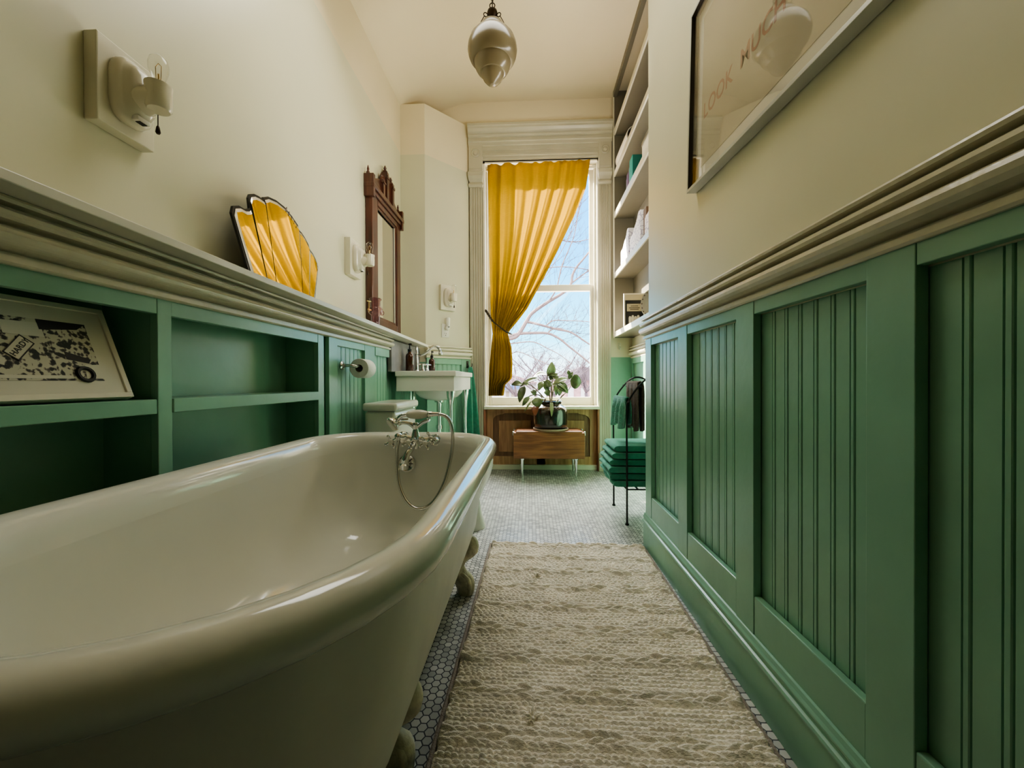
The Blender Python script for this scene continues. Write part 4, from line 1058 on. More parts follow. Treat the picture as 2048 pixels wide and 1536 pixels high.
def plant():
    c = V(.182, 3.545, .399)
    t = thing('potted_plant', c, 'broad-leaved rubber plant in a dark glazed crock on the crate table', 'plant')
    sc = MB(); sc.lathe([(.02, .001), (.150, .001), (.158, .012), (.156, .020), (.148, .018), (.145, .010), (.02, .008)], c, (0, 0, 1), 40, caps=False); sc.build('saucer', CLAYRIM, t)
    p = MB(); p.lathe([(.02, .012), (.128, .012), (.140, .022), (.148, .06), (.150, .13), (.147, .175), (.136, .200), (.112, .214), (.098, .222), (.094, .232), (.100, .238), (.105, .248), (.103, .256), (.094, .257), (.088, .248), (.086, .235), (.05, .234)], c, (0, 0, 1), 48, caps=False)
    p.build('crock', DARKGLAZE, t)
    s = MB(); s.lathe([(.0, .236), (.087, .236)], c, (0, 0, 1), 24, caps=False); s.build('soil', SOIL, t)
    # stems
    st = [[(0, 0, .23), (-.015, -.01, .36), (-.03, -.02, .47), (-.01, -.03, .53)],
          [(-.02, .01, .23), (-.09, -.01, .32), (-.18, -.02, .40), (-.26, -.03, .405)],
          [(.03, -.01, .23), (.10, -.02, .30), (.165, -.02, .37), (.185, -.02, .44)],
          [(.01, .01, .23), (.01, 0, .38), (.02, .0, .45), (.06, -.02, .47)],
          [(-.03, -.02, .23), (-.10, -.05, .31), (-.19, -.06, .30), (-.24, -.07, .22)],
          [(.0, -.03, .23), (.02, -.03, .34), (.05, -.03, .42), (.16, -.04, .455)]]
    m = MB()
    for q in st: m.tube(smooth_path([c+V(*p_) for p_ in q], 5), [.006]*6+[.005]*5+[.0035]*5, 7)
    m.build('stem', STEM, t)
    def leaf(base, tip, wd, side=(0, -1, 0), mat=LEAF, curl=.02, fold=.18):
        b_, e = c+V(*base), c+V(*tip); ax = e-b_; L_ = ax.length; ax.normalize()
        nrm = Vector(side); nrm = (nrm-ax*nrm.dot(ax)).normalized(); sd = ax.cross(nrm)
        g = MB()
        def fn(u, v):
            x = (u-.5)*2
            w_ = wd*1.22*(math.sin(PI*min(v**.8, 1))**.75)*(1 if v < .97 else .6)
            return tuple(b_+ax*(L_*v)+sd*(x*w_)+nrm*(-curl*math.sin(PI*v)*-1+abs(x)*w_*fold-.035*v*v*L_/.15*0))
        g.grid(fn, 6, 12); g.build('leaf', mat, t, solid=.0016)
    LV = [((-.012, 0, .47), (.012, -.01, .605), .034, (.3, -1, 0), LEAF2), ((-.02, -.02, .47), (.045, -.03, .475), .022, (0, -.6, 1), LEAF),
          ((-.25, -.03, .405), (-.345, -.03, .40), .026, (0, -1, .7), LEAF), ((-.20, -.02, .40), (-.235, -.03, .43), .018, (0, -1, .4), LEAF2),
          ((-.10, -.02, .46), (-.27, -.03, .385), .026, (.2, -.7, 1), LEAF), ((-.03, -.02, .49), (-.15, -.02, .47), .030, (0, -.6, 1), LEAF),
          ((-.23, -.03, .39), (-.275, -.06, .245), .028, (-.3, -1, .1), LEAF), ((-.17, -.03, .36), (-.135, -.05, .30), .020, (.2, -1, .3), LEAF),
          ((-.19, -.06, .30), (-.25, -.09, .215), .018, (0, -1, .3), LEAF), ((-.13, -.06, .29), (-.105, -.10, .20), .040, (0, -1, .2), LEAF),
          ((-.17, -.06, .26), (-.235, -.10, .165), .007, (0, -1, .2), LEAF2), ((-.135, -.08, .225), (-.135, -.115, .135), .026, (-.2, -1, .1), LEAFR),
          ((.17, -.03, .43), (.27, -.03, .425), .052, (.2, -1, 0), LEAF), ((.15, -.03, .455), (.01, -.06, .40), .024, (.2, -.8, .8), LEAF2),
          ((.155, -.03, .45), (.195, -.03, .515), .016, (0, -1, .2), LEAF), ((.16, -.03, .485), (.15, -.03, .535), .013, (0, -1, 0), LEAF),
          ((.05, -.03, .42), (.15, -.06, .325), .034, (.3, -1, .2), LEAF), ((.06, -.04, .41), (.14, -.07, .34), .010, (.3, -1, .3), LEAF2),
          ((-.07, -.04, .43), (-.105, -.06, .35), .022, (-.3, -1, .1), LEAF2), ((.01, -.02, .42), (-.07, -.04, .38), .030, (0, -1, .4), LEAF),
          ((.02, -.01, .46), (.06, -.02, .50), .024, (0, -1, .3), LEAF), ((.03, 0, .42), (.05, -.02, .30), .018, (.3, -1, 0), LEAF2),
          ((-.04, -.03, .36), (-.02, -.05, .30), .024, (0, -1, .1), LEAF), ((.06, .01, .38), (.075, -.01, .30), .026, (.5, -1, 0), LEAF),
          ((.0, -.09, .26), (.0, -.155, .13), .013, (.1, -1, .0), LEAF2), ((-.03, .0, .44), (-.04, -.02, .39), .026, (.0, -1, .2), LEAF),
          ((.03, -.02, .47), (.07, -.03, .44), .018, (.0, -1, .4), LEAF2), ((-.06, -.02, .40), (-.02, -.04, .33), .020, (.3, -1, .1), LEAF),
          ((-.05, -.05, .27), (-.08, -.10, .255), .014, (0, -.4, 1), LEAF), ((.05, -.05, .25), (.10, -.08, .26), .012, (0, -.4, 1), LEAF), ((.01, .02, .49), (.0, .0, .44), .024, (0, -1, .3), LEAF)]
    for L_ in LV: leaf(*L_)
plant()

# ------------------------------------------------------------------ curtain
def curtain():
    t = thing('window_curtain', (.05, 3.64, .7), 'mustard yellow curtain over the window, gathered to one side by a dark tieback', 'curtain')
    Rz = [(.70, -.252), (.80, -.236), (.86, -.172), (1.0, -.165), (1.14, -.172), (1.22, -.192), (1.272, -.202), (1.32, -.172), (1.40, -.108), (1.5, -.029), (1.77, .125), (2.02, .259), (2.34, .413), (2.58, .513), (2.83, .552)]
    Lz = [(.70, -.378), (.98, -.368), (1.15, -.352), (1.27, -.342), (1.45, -.362), (2.03, -.372), (2.83, -.383)]
    NF = 7.0
    def fn(u, v):
        z = 2.822-v*(2.822-.70)
        z += (.012*math.sin(u*2*PI*NF)*max(0, 1-v*6)) if v < .17 else 0
        z += (u)*.02*(1-v)
        l, r_ = lerp_table(Lz, z), lerp_table(Rz, z)
        wdt = r_-l
        amp = .017+.026*min(1, max(0, (.93-wdt)/.75))
        if z < 1.27: amp = .026+.018*(1.27-z)/.57
        tie = math.exp(-((z-1.275)/.07)**2)
        amp *= (1-.6*tie)
        # folds lean from their heading toward the tie; the lower hem hangs freely
        uu = u+.018*math.sin(u*9+v*5)
        ph = 2*PI*NF*uu+.7*math.sin(v*4+u*5)
        y = 3.655+amp*math.sin(ph)+.35*amp*math.sin(2*ph+.8)-.012*tie
        bulge = math.exp(-((z-1.5)/.25)**2)*.014*math.sin(u*PI)
        x = l+wdt*u+.25*amp*math.cos(ph)*(1 if 0 < u < 1 else 0)
        return (x, y-bulge, z)
    m = MB(); m.grid(fn, 190, 150); m.build('fabric', CURT, t)
    rd = MB(); rd.tube([(-.395, 3.70, 2.80), (.575, 3.70, 2.815)], .006, 8); rd.build('rod', BRASS, t)
    tb = thing('curtain_tieback', (-.3, 3.62, 1.27), 'dark beaded chain tieback around the curtain waist', 'tieback')
    pth = smooth_path([(-.398, 3.60, 1.475), (-.37, 3.572, 1.43), (-.33, 3.562, 1.37), (-.27, 3.566, 1.32), (-.215, 3.582, 1.28), (-.174, 3.62, 1.262), (-.168, 3.665, 1.265), (-.22, 3.718, 1.30), (-.32, 3.742, 1.38), (-.398, 3.735, 1.47)], 6)
    k = MB()
    for i, p in enumerate(pth):
        if i < 12: 
            dirv = (pth[min(i+1, len(pth)-1)]-p)
            k.ring(p, V(.2, -1, .2) if i % 2 else V(.8, -.4, .3), .0095, .003, 12, 6)
        else: k.ball(p, .0085, 8)
    k.tube(pth[10:], .0055, 8)
    k.build('chain', ROPE, tb)
curtain()

# ------------------------------------------------------------------ alcove shelving and what stands on it
SHZ = [(1.226, 1.272), (1.755, 1.800), (2.295, 2.345), (2.666, 2.712), (3.04, 3.088)]
def shelving():
    t = thing('alcove_shelving', (.85, 2.85, 1.226), 'tall white built-in shelves in the alcove beside the window', 'shelving')
    xa, xb, ya, yb = .762, .942, 2.046, 3.655
    for z0, z1 in SHZ: sh_ = MB().box(xa+.012, xb, ya, yb-.02, z0, z1).build('shelf', SHELFSHADE, t); MB().box(xa, xa+.0118, ya, yb-.02, z0, z1).build('nosing', TRIMS, sh_, bevel=.002)  # front edges keep the lighter paint, insides carry the painted shade
    sp_ = MB().box(xa+.006, xb, yb-.02, yb, 1.222, 3.44).build('side_panel', SHELFSHADE, t); MB().box(xa-.006, xa+.0058, yb-.02, yb, 1.222, 3.44).build('nosing', TRIMS, sp_, bevel=.002)
    MB().box(xa-.004, xa+.03, ya, yb, 3.385, 3.436).build('top_fascia', SHELFSHADE, t, bevel=.002)
    MB().box(xb-.008, xb-.001, ya, yb-.02, 1.272, 3.42).build('back_panel', SHELFSHADE, t)
shelving()
def file_box(y0_, y1_, lab, first=None):
    z = SHZ[1][1]+.0005; h = .235
    t = thing('magazine_file', (.83, (y0_+y1_)/2, z), lab, 'magazine file', 'patterned paper magazine files')
    L_ = y1_-y0_
    prof = [(0, 0), (L_, 0), (L_, h*.52)]+[(L_*(1-.78*k/8), h*(.52+.40*(k/8)**1.6)+.006*math.sin(k*1.7)) for k in range(1, 9)]+[(L_*.14, h), (0, h*.97)]
    b = MB()
    for xa in (.775, .862): b.prism([(xa, y0_+p, z+q) for p, q in prof], (.003, 0, 0))
    b.box(.778, .862, y0_, y0_+.003, z, z+h*.97); b.box(.778, .862, y1_-.003, y1_, z, z+h*.52); b.box(.778, .862, y0_+.003, y1_-.003, z, z+.003)
    b.build('file_case', PATT, t)
    p = MB()
    for k in range(4): p.box(.783+.018*k, .795+.018*k, y0_+.008, y1_-.01, z+.004, z+h*.45)
    p.build('papers', LINENW, t)
file_box(3.16, 3.43, 'white patterned magazine file nearest the window on the second shelf up')
file_box(2.83, 3.12, 'middle white patterned magazine file, just beyond the brown book')
file_box(2.44, 2.72, 'white patterned magazine file closest to the near wall edge on the second shelf')
def book(y0_, y1_, x0, x1, z, h, m, label, m2=None):
    t = thing('book', ((x0+x1)/2, (y0_+y1_)/2, z), label, 'book', 'books on the alcove shelves')
    MB().box(x0+.004, x1-.004, y0_+.003, y1_-.003, z+.003, z+h-.003).build('page_block', LINENW, t)
    c = MB(); c.box(x0, x1, y0_, y0_+.003, z, z+h); c.box(x0, x1, y1_-.003, y1_, z, z+h); c.build('cover', m2 or m, t, bevel=.0008)
    MB().box(x0-.001, x0+.003, y0_, y1_, z, z+h).build('spine', m, t, bevel=.0008)
book(2.735, 2.80, .79, .93, SHZ[1][1]+.0005, .21, BROWNB, 'brown book standing between two white magazine files')
z3 = SHZ[2][1]+.0005
book(3.09, 3.185, .79, .93, z3, .215, TEALB, 'thick teal book with a shaded teal cover on the third shelf', TEALD)
book(3.20, 3.25, .80, .93, z3, .19, GREYB, 'grey book directly behind the teal book')
book(3.265, 3.32, .80, .93, z3, .175, PLUM, 'plum book, third from the teal one')
book(3.335, 3.38, .81, .93, z3, .165, GREYB, 'slim dark grey book beyond the plum book')
def keepsake():
    t = thing('storage_box', (.86, 2.70, z3), 'white lidded storage box on the third shelf near the wall edge', 'box')
    MB().box(.785, .926, 2.58, 2.82, z3, z3+.115).build('box_body', LINENW, t, bevel=.003)
    MB().box(.780, .930, 2.575, 2.825, z3+.115, z3+.14).build('box_lid', SHELFSHADE, t, bevel=.003)
    z4 = SHZ[3][1]+.0005
    r = thing('paper_roll', (.85, 3.42, z4), 'white paper roll lying on the fourth shelf with its dark open end showing', 'paper roll')
    m = MB(); m.lathe([(.068, 0), (.074, .001), (.078, .1), (.080, .39), (.068, .39)], (.850, 3.22, z4+.081), (0, 1, 0), 32, caps=False); m.lathe([(.066, .0), (.066, .38), (.0, .38)], (.850, 3.22, z4+.081), (0, 1, 0), 32, caps=False); m.build('paper', LINENW, r)
    k = MB(); k.lathe([(.064, .02), (.0, .021)], (.850, 3.22, z4+.081), (0, 1, 0), 28, caps=False); k.build('hollow', BRONZE, r)
    z1 = SHZ[0][1]+.0005
    p = thing('framed_poster', (.85, 3.28, z1), 'small framed dark poster with white figures on the lowest shelf', 'picture')
    MB().box(.765, .932, 3.285, 3.297, z1, z1+.27).build('backing', FRAMEW, p)
    f = MB(); f.box(.765, .775, 3.278, 3.285, z1, z1+.27); f.box(.922, .932, 3.278, 3.285, z1, z1+.27); f.box(.775, .922, 3.278, 3.285, z1+.26, z1+.27); f.box(.775, .922, 3.278, 3.285, z1, z1+.008); f.build('frame', FRAMEW, p)
    i = MB().box(.775, .922, 3.282, 3.285, z1+.008, z1+.215).build('print', BLACK, p)
    MB().box(.775, .922, 3.282, 3.285, z1+.215, z1+.26).build('mat', PRINTP, p)
    MB().box(.790, .912, 3.2812, 3.282, z1+.125, z1+.185).build('title_block', PRINTP, i)
    tl = MB()
    for q, w_ in ((.165, .06), (.150, .085), (.137, .07)): tl.box(.85-w_/2, .85+w_/2, 3.2806, 3.2812, z1+q, z1+q+.005)
    tl.build('title_lines', BRONZE, i)
    fg = MB()
    for k in range(4): fg.lathe([(.002, 0), (.010, .006), (.011, .05), (.008, .062), (0, .066)], (.815+.022*k, 3.2815, z1+.02+.008*(k % 2)), (0, 0, 1), 12, sy=.05, ref=(1, 0, 0))
    fg.build('white_figures', WHITEP, i)
    d_ = thing('pierced_dish', (.84, 2.80, z1), 'white oval pierced dish standing on edge on the lowest shelf', 'dish')
    c = V(.832, 2.80, z1+.0955); ax = V(-.55, -.62, .12).normalized()
    up = (V(0, 0, 1)-ax*ax.z).normalized(); sd = ax.cross(up)
    m = MB(); rings = []
    for rr, h in ((.0, -.012), (.5, -.012), (.62, -.008), (.80, .004), (.97, .012), (1., .014), (.97, .017), (.80, .009), (.62, -.003), (.5, -.007), (0, -.007)):
        rings.append([c+ax*h+up*(math.sin(2*PI*k/36)*.093*max(rr, .01))+sd*(math.cos(2*PI*k/36)*.062*max(rr, .01)) for k in range(36)])
    m.loft(rings, True, True); m.build('dish_body', LINENW, d_)
    hl = MB()
    for k in range(16):
        q = 2*PI*k/16; cc = c+ax*.0125+up*(math.sin(q)*.082)+sd*(math.cos(q)*.054)
        hl.lathe([(.0052, 0), (.0052, .0012), (0, .0013)], cc, ax, 10)
    hl.build('piercing', BROWNB, d_)
keepsake()
def alcove_hook():
    c = V(.825, 3.72, 1.155); t = thing('robe_hook', c, 'small cream painted wall hook under the lowest alcove shelf', 'hook')
    MB().box(c.x-.012, c.x+.012, c.y-.006, c.y, c.z-.03, c.z+.03).build('back_plate', TRIMS, t, bevel=.002)
    m = MB(); m.tube(smooth_path([c+V(0, -.006, .01), c+V(0, -.04, 0), c+V(0, -.05, .02)], 4), .005, 8); m.tube(smooth_path([c+V(0, -.006, -.012), c+V(0, -.03, -.035), c+V(0, -.045, -.02)], 4), .005, 8); m.build('prong', TRIMS, t)
alcove_hook()

# ------------------------------------------------------------------ towel stand and its towels
SY0, SY1 = 2.317, 2.68
def stand():
    t = thing('towel_stand', (.70, 2.5, 0), 'black iron towel stand with arched hoops in the alcove', 'towel stand')
    for y in (SY0, SY1):
        m = MB()
        pts = [(.556, y, 0), (.556, y, .35), (.556, y, .66), (.566, y, .71), (.60, y, .77), (.66, y, .835), (.715, y, .855), (.77, y, .835), (.83, y, .77), (.862, y, .71), (.870, y, .66), (.870, y, .35), (.870, y, 0)]
        m.tube(smooth_path(pts, 6), .0058, 8)
        for x in (.556, .870): m.lathe([(.011, 0), (.0115, .004), (.007, .012)], (x, y, 0), (0, 0, 1), 12)
        m.build('hoop', IRON, t)
    m = MB()
    for x, z in ((.566, .71), (.640, .797), (.80, .80)): m.tube([(x, SY0, z), (x, SY1, z)], .005, 8)
    for x, z in ((.625, .80), (.566, .71)):
        for y in (SY0-.008, SY1+.008): m.ball((x, y, z), .009, 8)
    m.build('rail', IRON, t)
    sh = MB()
    for x in (.556, .62, .68, .74, .80, .870): sh.tube([(x, SY0, .205), (x, SY1, .205)], .0045, 8)
    for y in (SY0, SY1): sh.tube([(.556, y, .205), (.870, y, .205)], .0045, 8)
    sh.build('rack_shelf', IRON, t)
stand()
def draped(name, mat, x, z, y0_, y1_, front, back, label, off=.014, wav=.006, sk=0., th=.007, lean=.10):
    m = MB(); L_ = front+back
    def fn(u, v):
        y = y0_+(y1_-y0_)*u; s = v*L_-front; rad = off
        wob = wav*math.sin(u*PI*6+1)*min(1, abs(s)/.05)
        if s < -rad: px, pz = x-rad-abs(s)*lean+wob, z+abs(s)*-1+rad*.5
        elif s > rad: px, pz = x+rad+wob*.5, z-s+rad*.5
        else:
            q = s/rad*PI/2; px, pz = x+rad*math.sin(q), z+rad*math.cos(q)-.0+.004
        y += sk*(abs(s))*(u-.5)
        pz -= .012*math.sin(u*PI*3)*(1 if abs(s) > L_*.3 else 0)
        return (px, y, pz)
    m.grid(fn, 36, 48); o = m.build(name, mat, loc=(x, (y0_+y1_)/2, z-front), solid=th)
    return tag(o, label, 'towel')
draped('hand_towel', TOWELH, .566, .716, 2.335, 2.655, .165, .14, 'small teal green hand towel with tassels draped over the lower stand rail', wav=.012)
draped('waffle_towel', TOWELB, .640, .805, 2.34, 2.60, .27, .27, 'brown waffle towel hung over the upper stand rail', off=.018, wav=.006, lean=.0)
tg = ['topmost', 'second from top', 'third from top', 'third from bottom', 'second from bottom', 'bottom']
for k in range(6):
    z0 = .2105+k*.041; x0 = [.475, .468, .462, .470, .480, .492][k]; j = [0, .006, -.004, .008, -.006, .004][k]
    if k in (0,): x0 = .485
    m = MB(); h = .0385
    # folded towel: rounded fold roll along its front, soft sagging layers
    def prof(y):
        sag = .004*math.sin(y*23+k*2)
        e = .003*math.sin(y*41+k)
        pts = []
        for i in range(9):
            q = PI/2+PI*i/8
            pts.append((x0+.02+e+.0235*math.cos(q), z0+h/2+(h/2-.0008)*math.sin(q)+sag*0))
        pts.append((x0+.12, z0+.0009)); pts.append((.85, z0+.0007)); pts.append((.853, z0+h*.45)); pts.append((.845, z0+h*.5)); pts.append((.853, z0+h*.55)); pts.append((.85, z0+h-.0009)); pts.append((x0+.12, z0+h-.0009))
        return pts
    ya, yb = 2.340+j, 2.660+j
    rr = []
    ns = 14
    for i in range(ns+1):
        y = ya+(yb-ya)*i/ns; p = prof(y)
        sh = 1 if 0 < i < ns else .86
        zc = z0+h/2
        rr.append([(x, y, zc+(z-zc)*sh) for x, z in p])
    m.loft(rr, True, True)
    o = m.build('folded_towel', TOWELG, loc=(.66, 2.5, z0), angle=60)
    tag(o, f'folded green towel, {tg[5-k]} of the stack on the iron stand', 'towel', 'folded green towels on the stand')

# ------------------------------------------------------------------ framed print on the near wall
def art():
    o = V(.598, 1.462, 1.502); rot = math.radians(-3.6)
    # local: s along -y (from the far edge toward the viewer), u up, n out of the wall (-x)
    M = Matrix(((0, 0, -1, o.x), (-1, 0, 0, o.y), (0, 1, 0, o.z), (0, 0, 0, 1))) @ Matrix.Rotation(rot, 4, 'Z')
    t = thing('framed_print', (.598, 1.05, 1.5), 'large framed print with faded red lettering under glass on the cream wall', 'picture')
    W, H, D = .92, .60, .034
    bx = lambda *q: MB().box(*q, M)
    f = MB(); e = .010
    f.box(0, W, 0, e, 0, D, M); f.box(0, W, H-e, H, 0, D, M); f.box(0, e, e, H-e, 0, D, M); f.box(W-e, W, e, H-e, 0, D, M); f.build('frame', FRAMEG, t, bevel=.001)
    k = MB(); k.box(e, e+.002, e, H-e, .008, D-.001, M); k.box(e, W-e, H-e-.002, H-e, .008, D-.001, M); k.build('frame_liner', FRAMEDK, t)
    bx(e, W-e, e, H-e, .003, .008).build('mat', WHITEP, t)
    p = bx(e+.045, W-.06, e+.055, H-.05, .008, .009).build('print', PRINTP, t)
    bx(e, W-e, e, H-e, D-.010, D-.008).build('glazing', PGLASS, t)
    Mt = M @ Matrix.Translation(V(.068, .215, .0092))
    text_mesh('LOOK  MUCH  ABOUT', .070, Mt, 'lettering', REDINK, p, ext=.0002)
art()

# ------------------------------------------------------------------ pendant lamp
def pendant():
    c = V(-.200, 2.2, 0); zc = ZC(-.2)
    t = thing('pendant_lamp', (c.x, c.y, zc), 'stepped frosted glass globe pendant lamp hanging on a dark chain', 'pendant lamp')
    g = MB(); g.lathe([(.0, 2.461), (.016, 2.464), (.034, 2.478), (.050, 2.497), (.060, 2.517), (.064, 2.528), (.070, 2.530), (.084, 2.545), (.094, 2.562), (.099, 2.580), (.101, 2.590), (.112, 2.596), (.124, 2.612), (.132, 2.632), (.136, 2.655), (.133, 2.682), (.123, 2.710), (.106, 2.732), (.088, 2.745), (.072, 2.751)], c, (0, 0, 1), 48, caps=False)
    g.build('glass_globe', FROST, t, angle=25)
    n_ = MB(); n_.lathe([(.072, 2.751), (.074, 2.760), (.071, 2.775), (.060, 2.793), (.042, 2.803), (.018, 2.806), (.0, 2.806)], c, (0, 0, 1), 36, caps=False); n_.build('glass_neck', FROST, t)
    h = MB(); h.lathe([(.006, 2.80), (.006, 2.826), (.018, 2.834), (.028, 2.846), (.030, 2.858), (.026, 2.872), (.014, 2.882), (.006, 2.89)], c, (0, 0, 1), 20); h.build('hub', BRONZE, t)
    for q in (PI+.35, -.25, PI/2):
        w_ = MB(); d_ = V(math.cos(q), math.sin(q), 0)
        w_.ring(c+d_*.038+V(0, 0, 2.842), V(-d_.y, d_.x, 0), .011, .0026, 14, 6)
        w_.tube(smooth_path([c+d_*.046+V(0, 0, 2.832), c+d_*.062+V(0, 0, 2.80), c+d_*.076+V(0, 0, 2.765), c+d_*.078+V(0, 0, 2.745)], 4), .0022, 6); w_.build('hook_wire', BRONZE, t)
    ch = MB(); z = 2.902; k = 0
    while z < zc-.03:
        ch.ring(c+V(0, 0, z), (1, 0, 0) if k % 2 else (0, 1, 0), .0145, .003, 14, 6, sx=1); z += .023; k += 1
    ch.build('chain', BRONZE, t)
    cd = MB(); cd.tube(smooth_path([c+V(.004, 0, 2.885)]+[c+V(.008*math.sin(i*1.9), .008*math.cos(i*1.3), 2.91+(zc-2.93)*i/6) for i in range(7)], 4), .0032, 6); cd.build('cord', BLACK, t)
    cn = MB(); cn.lathe([(.055, 0), (.055, -.008), (.03, -.025), (.008, -.03)], c+V(0, 0, zc+.004), (0, 0, 1), 24); cn.build('ceiling_canopy', BRONZE, t)
pendant()

# ------------------------------------------------------------------ outside the window
b = MB().box(-60, 60, 4.2, 90, -3.3, -3.2); tag(b.build('ground', GRASSM), kind='structure')
def limb(mb, pts, r0, r1, n=7):
    pp = smooth_path(pts, 5); k = len(pp)-1
    mb.tube(pp, [r0+(r1-r0)*i/k for i in range(k+1)], n)
    return pp
rnd = random.Random(11)
def twigs(mb, path, n, lmin, lmax, r, up=.4, depth=1, bias=None):
    for _ in range(n):
        i = rnd.randrange(2, len(path)-1); p = path[i]; tg_ = (path[min(i+1, len(path)-1)]-path[i-1]).normalized()
        side = V(rnd.uniform(-1, 1), rnd.uniform(-.7, .7), rnd.uniform(-.5, 1)+up*.5)
        d_ = (tg_*.8+side*.8).normalized(); L_ = rnd.uniform(lmin, lmax); pts = [p]
        for k in range(4):
            d_ = (d_+V(rnd.uniform(-.25, .25), rnd.uniform(-.2, .2), rnd.uniform(-.22, .22)+.03)).normalized()
            pts.append(pts[-1]+d_*L_/4)
        mb.tube(pts, [r, r*.85, r*.7, r*.5, r*.3], 4, caps=False)
        if depth: twigs(mb, smooth_path(pts, 2), 3, lmin*.45, lmax*.5, r*.55, up, depth-1)
def near_tree():
    t = thing('bare_street_tree', (-1.2, 9, -3.2), 'leafless tree whose arching branches cross the window just outside', 'tree')
    m = MB()
    ls = [limb(m, [(-1.5, 9, -3.2), (-1.4, 9, -1.2), (-1.2, 9, .8), (-.9, 9, 1.55), (-.68, 9, 1.77)], .20, .07, 10),
          limb(m, [(-.68, 9, 1.77), (-.34, 9, 1.83), (-.19, 9, 1.99), (-.07, 9, 2.19), (.07, 9, 2.38), (.42, 9, 2.62), (.77, 9, 2.83), (.93, 9, 3.02), (.96, 9, 3.2), (1.05, 9, 3.38), (1.2, 9, 3.56), (1.45, 9.1, 3.9), (1.7, 9.2, 4.4)], .052, .016),
          limb(m, [(-.68, 9, 1.77), (-.47, 9, 1.85), (-.21, 9, 1.91), (.07, 9, 1.92), (.4, 9, 1.91), (.66, 9, 1.79), (.89, 9, 1.6), (1.24, 9, 1.32), (1.57, 9, 1.02), (1.9, 9, .7)], .042, .014),
          limb(m, [(-.07, 9, 2.18), (.25, 9, 2.1), (.61, 9, 2.0), (.91, 9, 1.93), (1.21, 9, 1.74), (1.51, 9, 1.53), (1.8, 9, 1.3)], .032, .013),
          limb(m, [(.4, 9, 1.91), (.49, 9, 1.99), (.66, 9, 2.02), (.91, 9, 1.93)], .018, .012),
          limb(m, [(-.9, 9, 1.6), (-.68, 9, 1.66), (-.38, 9, 1.69), (.07, 9, 1.72), (.4, 9, 1.57), (.68, 9, 1.42), (.95, 9, 1.2)], .018, .007),
          limb(m, [(.36, 9, 2.08), (.45, 9, 2.15), (.57, 9, 2.2), (.85, 9, 2.19), (1.24, 9, 2.17), (1.6, 9, 2.1)], .014, .008),
          limb(m, [(.93, 9, 3.02), (1.1, 9, 3.15), (1.4, 9, 3.35), (1.8, 9, 3.5)], .018, .009),
          limb(m, [(.42, 9, 2.62), (.6, 8.9, 2.9), (.72, 8.9, 3.4), (1.0, 8.9, 4.1), (1.1, 8.8, 4.9)], .018, .007),
          limb(m, [(.25, 9.1, 3.9), (.6, 9, 4.0), (1.0, 9, 3.95), (1.5, 9, 4.05)], .012, .007),
          limb(m, [(-.2, 9.1, 3.2), (.2, 9, 3.35), (.8, 9, 3.4), (1.4, 9, 3.3), (1.9, 9, 3.1)], .013, .007),
          limb(m, [(-.3, 9.1, 2.6), (.1, 9, 2.9), (.5, 9, 3.4), (1.0, 9, 4.3), (1.2, 9, 5.0)], .012, .006),
          limb(m, [(-.6, 9, 1.3), (-.3, 9, 1.5), (.1, 9, 1.35), (.6, 9, 1.1), (1.2, 9, .7)], .012, .006)]
    m.build('limb', BARK, t)
    w_ = MB()
    for p in ls[1:]: twigs(w_, p, 15, .35, .95, .0058, depth=1)
    w_.build('twig', TWIG, t)
near_tree()
def far_tree(x, y, h, spread, lab, seed, gname='bare trees beyond the window'):
    global rnd
    rnd = random.Random(seed)
    t = thing('bare_tree', (x, y, -3.2), lab, 'tree', gname)
    m = MB(); tr = limb(m, [(x, y, -3.2), (x+.1, y, -1.2), (x, y, .2)], .16, .09, 8)
    tops = []
    for k in range(9):
        a_ = rnd.uniform(-1.2, 1.2); L_ = rnd.uniform(.6, 1.)*h
        tops.append(limb(m, [(x, y, .2), (x+a_*spread*.35, y+rnd.uniform(-.5, .5), .2+L_*.4), (x+a_*spread*.75, y+rnd.uniform(-.8, .8), .2+L_*.75), (x+a_*spread, y+rnd.uniform(-1, 1), .2+L_)], .05, .012, 6))
    m.build('branch', TWIG, t)
    w_ = MB()
    for p in tops: twigs(w_, p, 20, .3, .8, .011, depth=1)
    w_.build('twig', TWIG, t)
far_tree(-.6, 17, 2.0, 1.7, 'hazy leafless tree behind the curtain edge, low in the window', 21)
far_tree(1.1, 18.5, 2.1, 1.8, 'hazy leafless tree behind the plant leaves, middle of the lower pane', 22)
far_tree(3.0, 21.5, 1.9, 1.5, 'hazy leafless tree close to the window sash edge outside', 23)
far_tree(.3, 23, 1.7, 2.2, 'most distant hazy leafless tree, above the blue roof', 24)
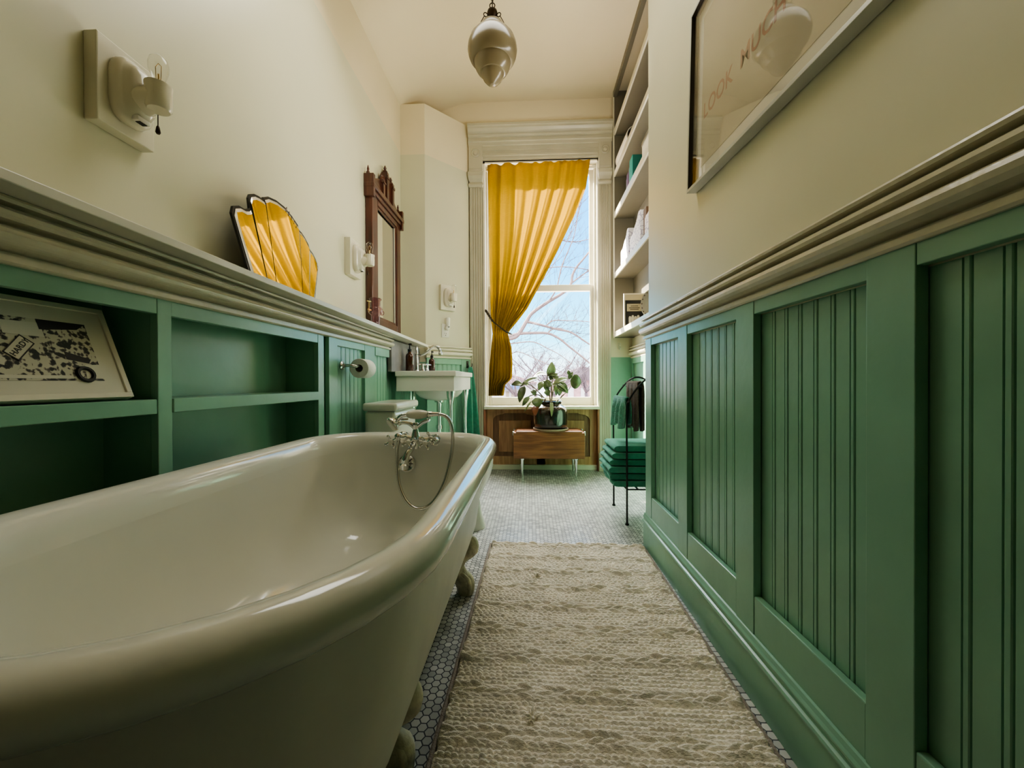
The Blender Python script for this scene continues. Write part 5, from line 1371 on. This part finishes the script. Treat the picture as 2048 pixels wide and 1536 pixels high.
def shed():
    t = thing('street_kiosk', (-.8, 19, -3.2), 'pale kiosk with a flat blue roof seen under the curtain', 'building')
    MB().box(-1.25, -.42, 19, 20.5, -3.2, .46).build('wall', PALEW, t)
    MB().box(-1.35, -.36, 18.8, 20.6, .46, .66).build('roof', BLUER, t)
    w_ = MB()
    for k in range(3): w_.box(-1.15+.25*k, -1.0+.25*k, 18.98, 19, -.1, .35)
    w_.build('pane', STEM, t)
    h = thing('brick_house', (6, 34, -3.2), 'hazy brick house far outside behind the bare trees', 'house')
    MB().box(1.6, 7.5, 34, 40, -3.2, .9).build('wall', BRICK, h)
    r_ = MB(); r_.prism([(1.4, 34-.3, .9), (7.7, 34-.3, .9), (4.5, 34-.3, 2.1)], (0, 6.6, 0)); r_.build('roof', TWIG, h)
    w_ = MB()
    for k in range(5): w_.box(2.1+1.1*k, 2.6+1.1*k, 33.95, 34, -.5, .3)
    w_.build('pane', PALEW, h)
    g = thing('white_house', (-3, 36, -3.2), 'pale far house with a low roof beyond the blue kiosk', 'house')
    MB().box(-6, .6, 36, 42, -3.2, .7).build('wall', PALEW, g)
    r_ = MB(); r_.prism([(-6.2, 35.7, .7), (.8, 35.7, .7), (-2.7, 35.7, 1.8)], (0, 6.6, 0)); r_.build('roof', BRICK, g)
shed()

# ------------------------------------------------------------------ camera
cam = bpy.data.cameras.new('camera'); co = bpy.data.objects.new('camera', cam); COL.objects.link(co)
cam.sensor_fit = 'HORIZONTAL'; cam.sensor_width = 36; cam.lens = 796/2048*36; cam.clip_start = .02; cam.clip_end = 300
co.matrix_world = Matrix.Translation(V(0, 0, .83)) @ Matrix.Rotation(.0452, 4, 'Z') @ Matrix.Rotation(PI/2-.0063, 4, 'X') @ Matrix.Rotation(-.004, 4, 'Z')
SC.camera = co

# ------------------------------------------------------------------ light
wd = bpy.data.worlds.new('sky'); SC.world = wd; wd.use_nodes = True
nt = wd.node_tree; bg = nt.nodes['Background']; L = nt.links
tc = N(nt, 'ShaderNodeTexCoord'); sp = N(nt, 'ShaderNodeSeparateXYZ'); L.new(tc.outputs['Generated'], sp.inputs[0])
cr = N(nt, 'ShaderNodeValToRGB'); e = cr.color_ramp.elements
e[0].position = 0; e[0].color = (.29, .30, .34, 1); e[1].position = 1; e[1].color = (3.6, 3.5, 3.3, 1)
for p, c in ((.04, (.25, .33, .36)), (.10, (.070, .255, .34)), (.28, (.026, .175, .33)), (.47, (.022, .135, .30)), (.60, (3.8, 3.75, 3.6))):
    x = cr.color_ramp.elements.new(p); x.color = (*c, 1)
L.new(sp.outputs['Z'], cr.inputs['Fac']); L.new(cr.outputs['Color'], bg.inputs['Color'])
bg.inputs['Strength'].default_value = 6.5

def light(name, kind, energy, col, loc, rot, **kw):
    l = bpy.data.lights.new(name, kind); l.energy = energy; l.color = col
    for k, v in kw.items(): setattr(l, k, v)
    o = bpy.data.objects.new(name, l); COL.objects.link(o); o.location = loc; o.rotation_euler = rot; return o
sd = V(1.0, -1.0, -.92).normalized()
s = light('sun', 'SUN', 31, (1, .88, .70), (-6, 10, 8), (0, 0, 0), angle=.012); s.rotation_euler = sd.to_track_quat('-Z', 'Y').to_euler()
pt = light('window_portal', 'AREA', 1, (1, 1, 1), (.1, 3.98, 1.72), (-PI/2, 0, 0), shape='RECTANGLE', size=1.1, size_y=2.35)
pt.data.cycles.is_portal = True
light('room_fill', 'AREA', 8.5, (1, .985, .91), (-.25, 1.75, 3.06), (math.radians(-28), 0, 0), shape='RECTANGLE', size=1.0, size_y=.8)

al = light('alcove_fill', 'AREA', 13, (1, .96, .84), (.675, 2.13, 2.2), (0, 0, 0), shape='RECTANGLE', size=.09, size_y=1.9)  # added fill light hidden behind the wall corner, no lamp stands there
al.rotation_euler = V(-.62, .72, .50).to_track_quat('-Z', 'Z').to_euler()

SC.view_settings.view_transform = 'AgX'
SC.view_settings.look = 'AgX - Medium High Contrast'
SC.view_settings.exposure = 1.0
SC.cycles.use_denoising = True
SC.cycles.max_bounces = 10
SC.cycles.diffuse_bounces = 5
SC.cycles.transparent_max_bounces = 12
SC.cycles.caustics_reflective = False
SC.cycles.caustics_refractive = False
SC.cycles.sample_clamp_indirect = 6
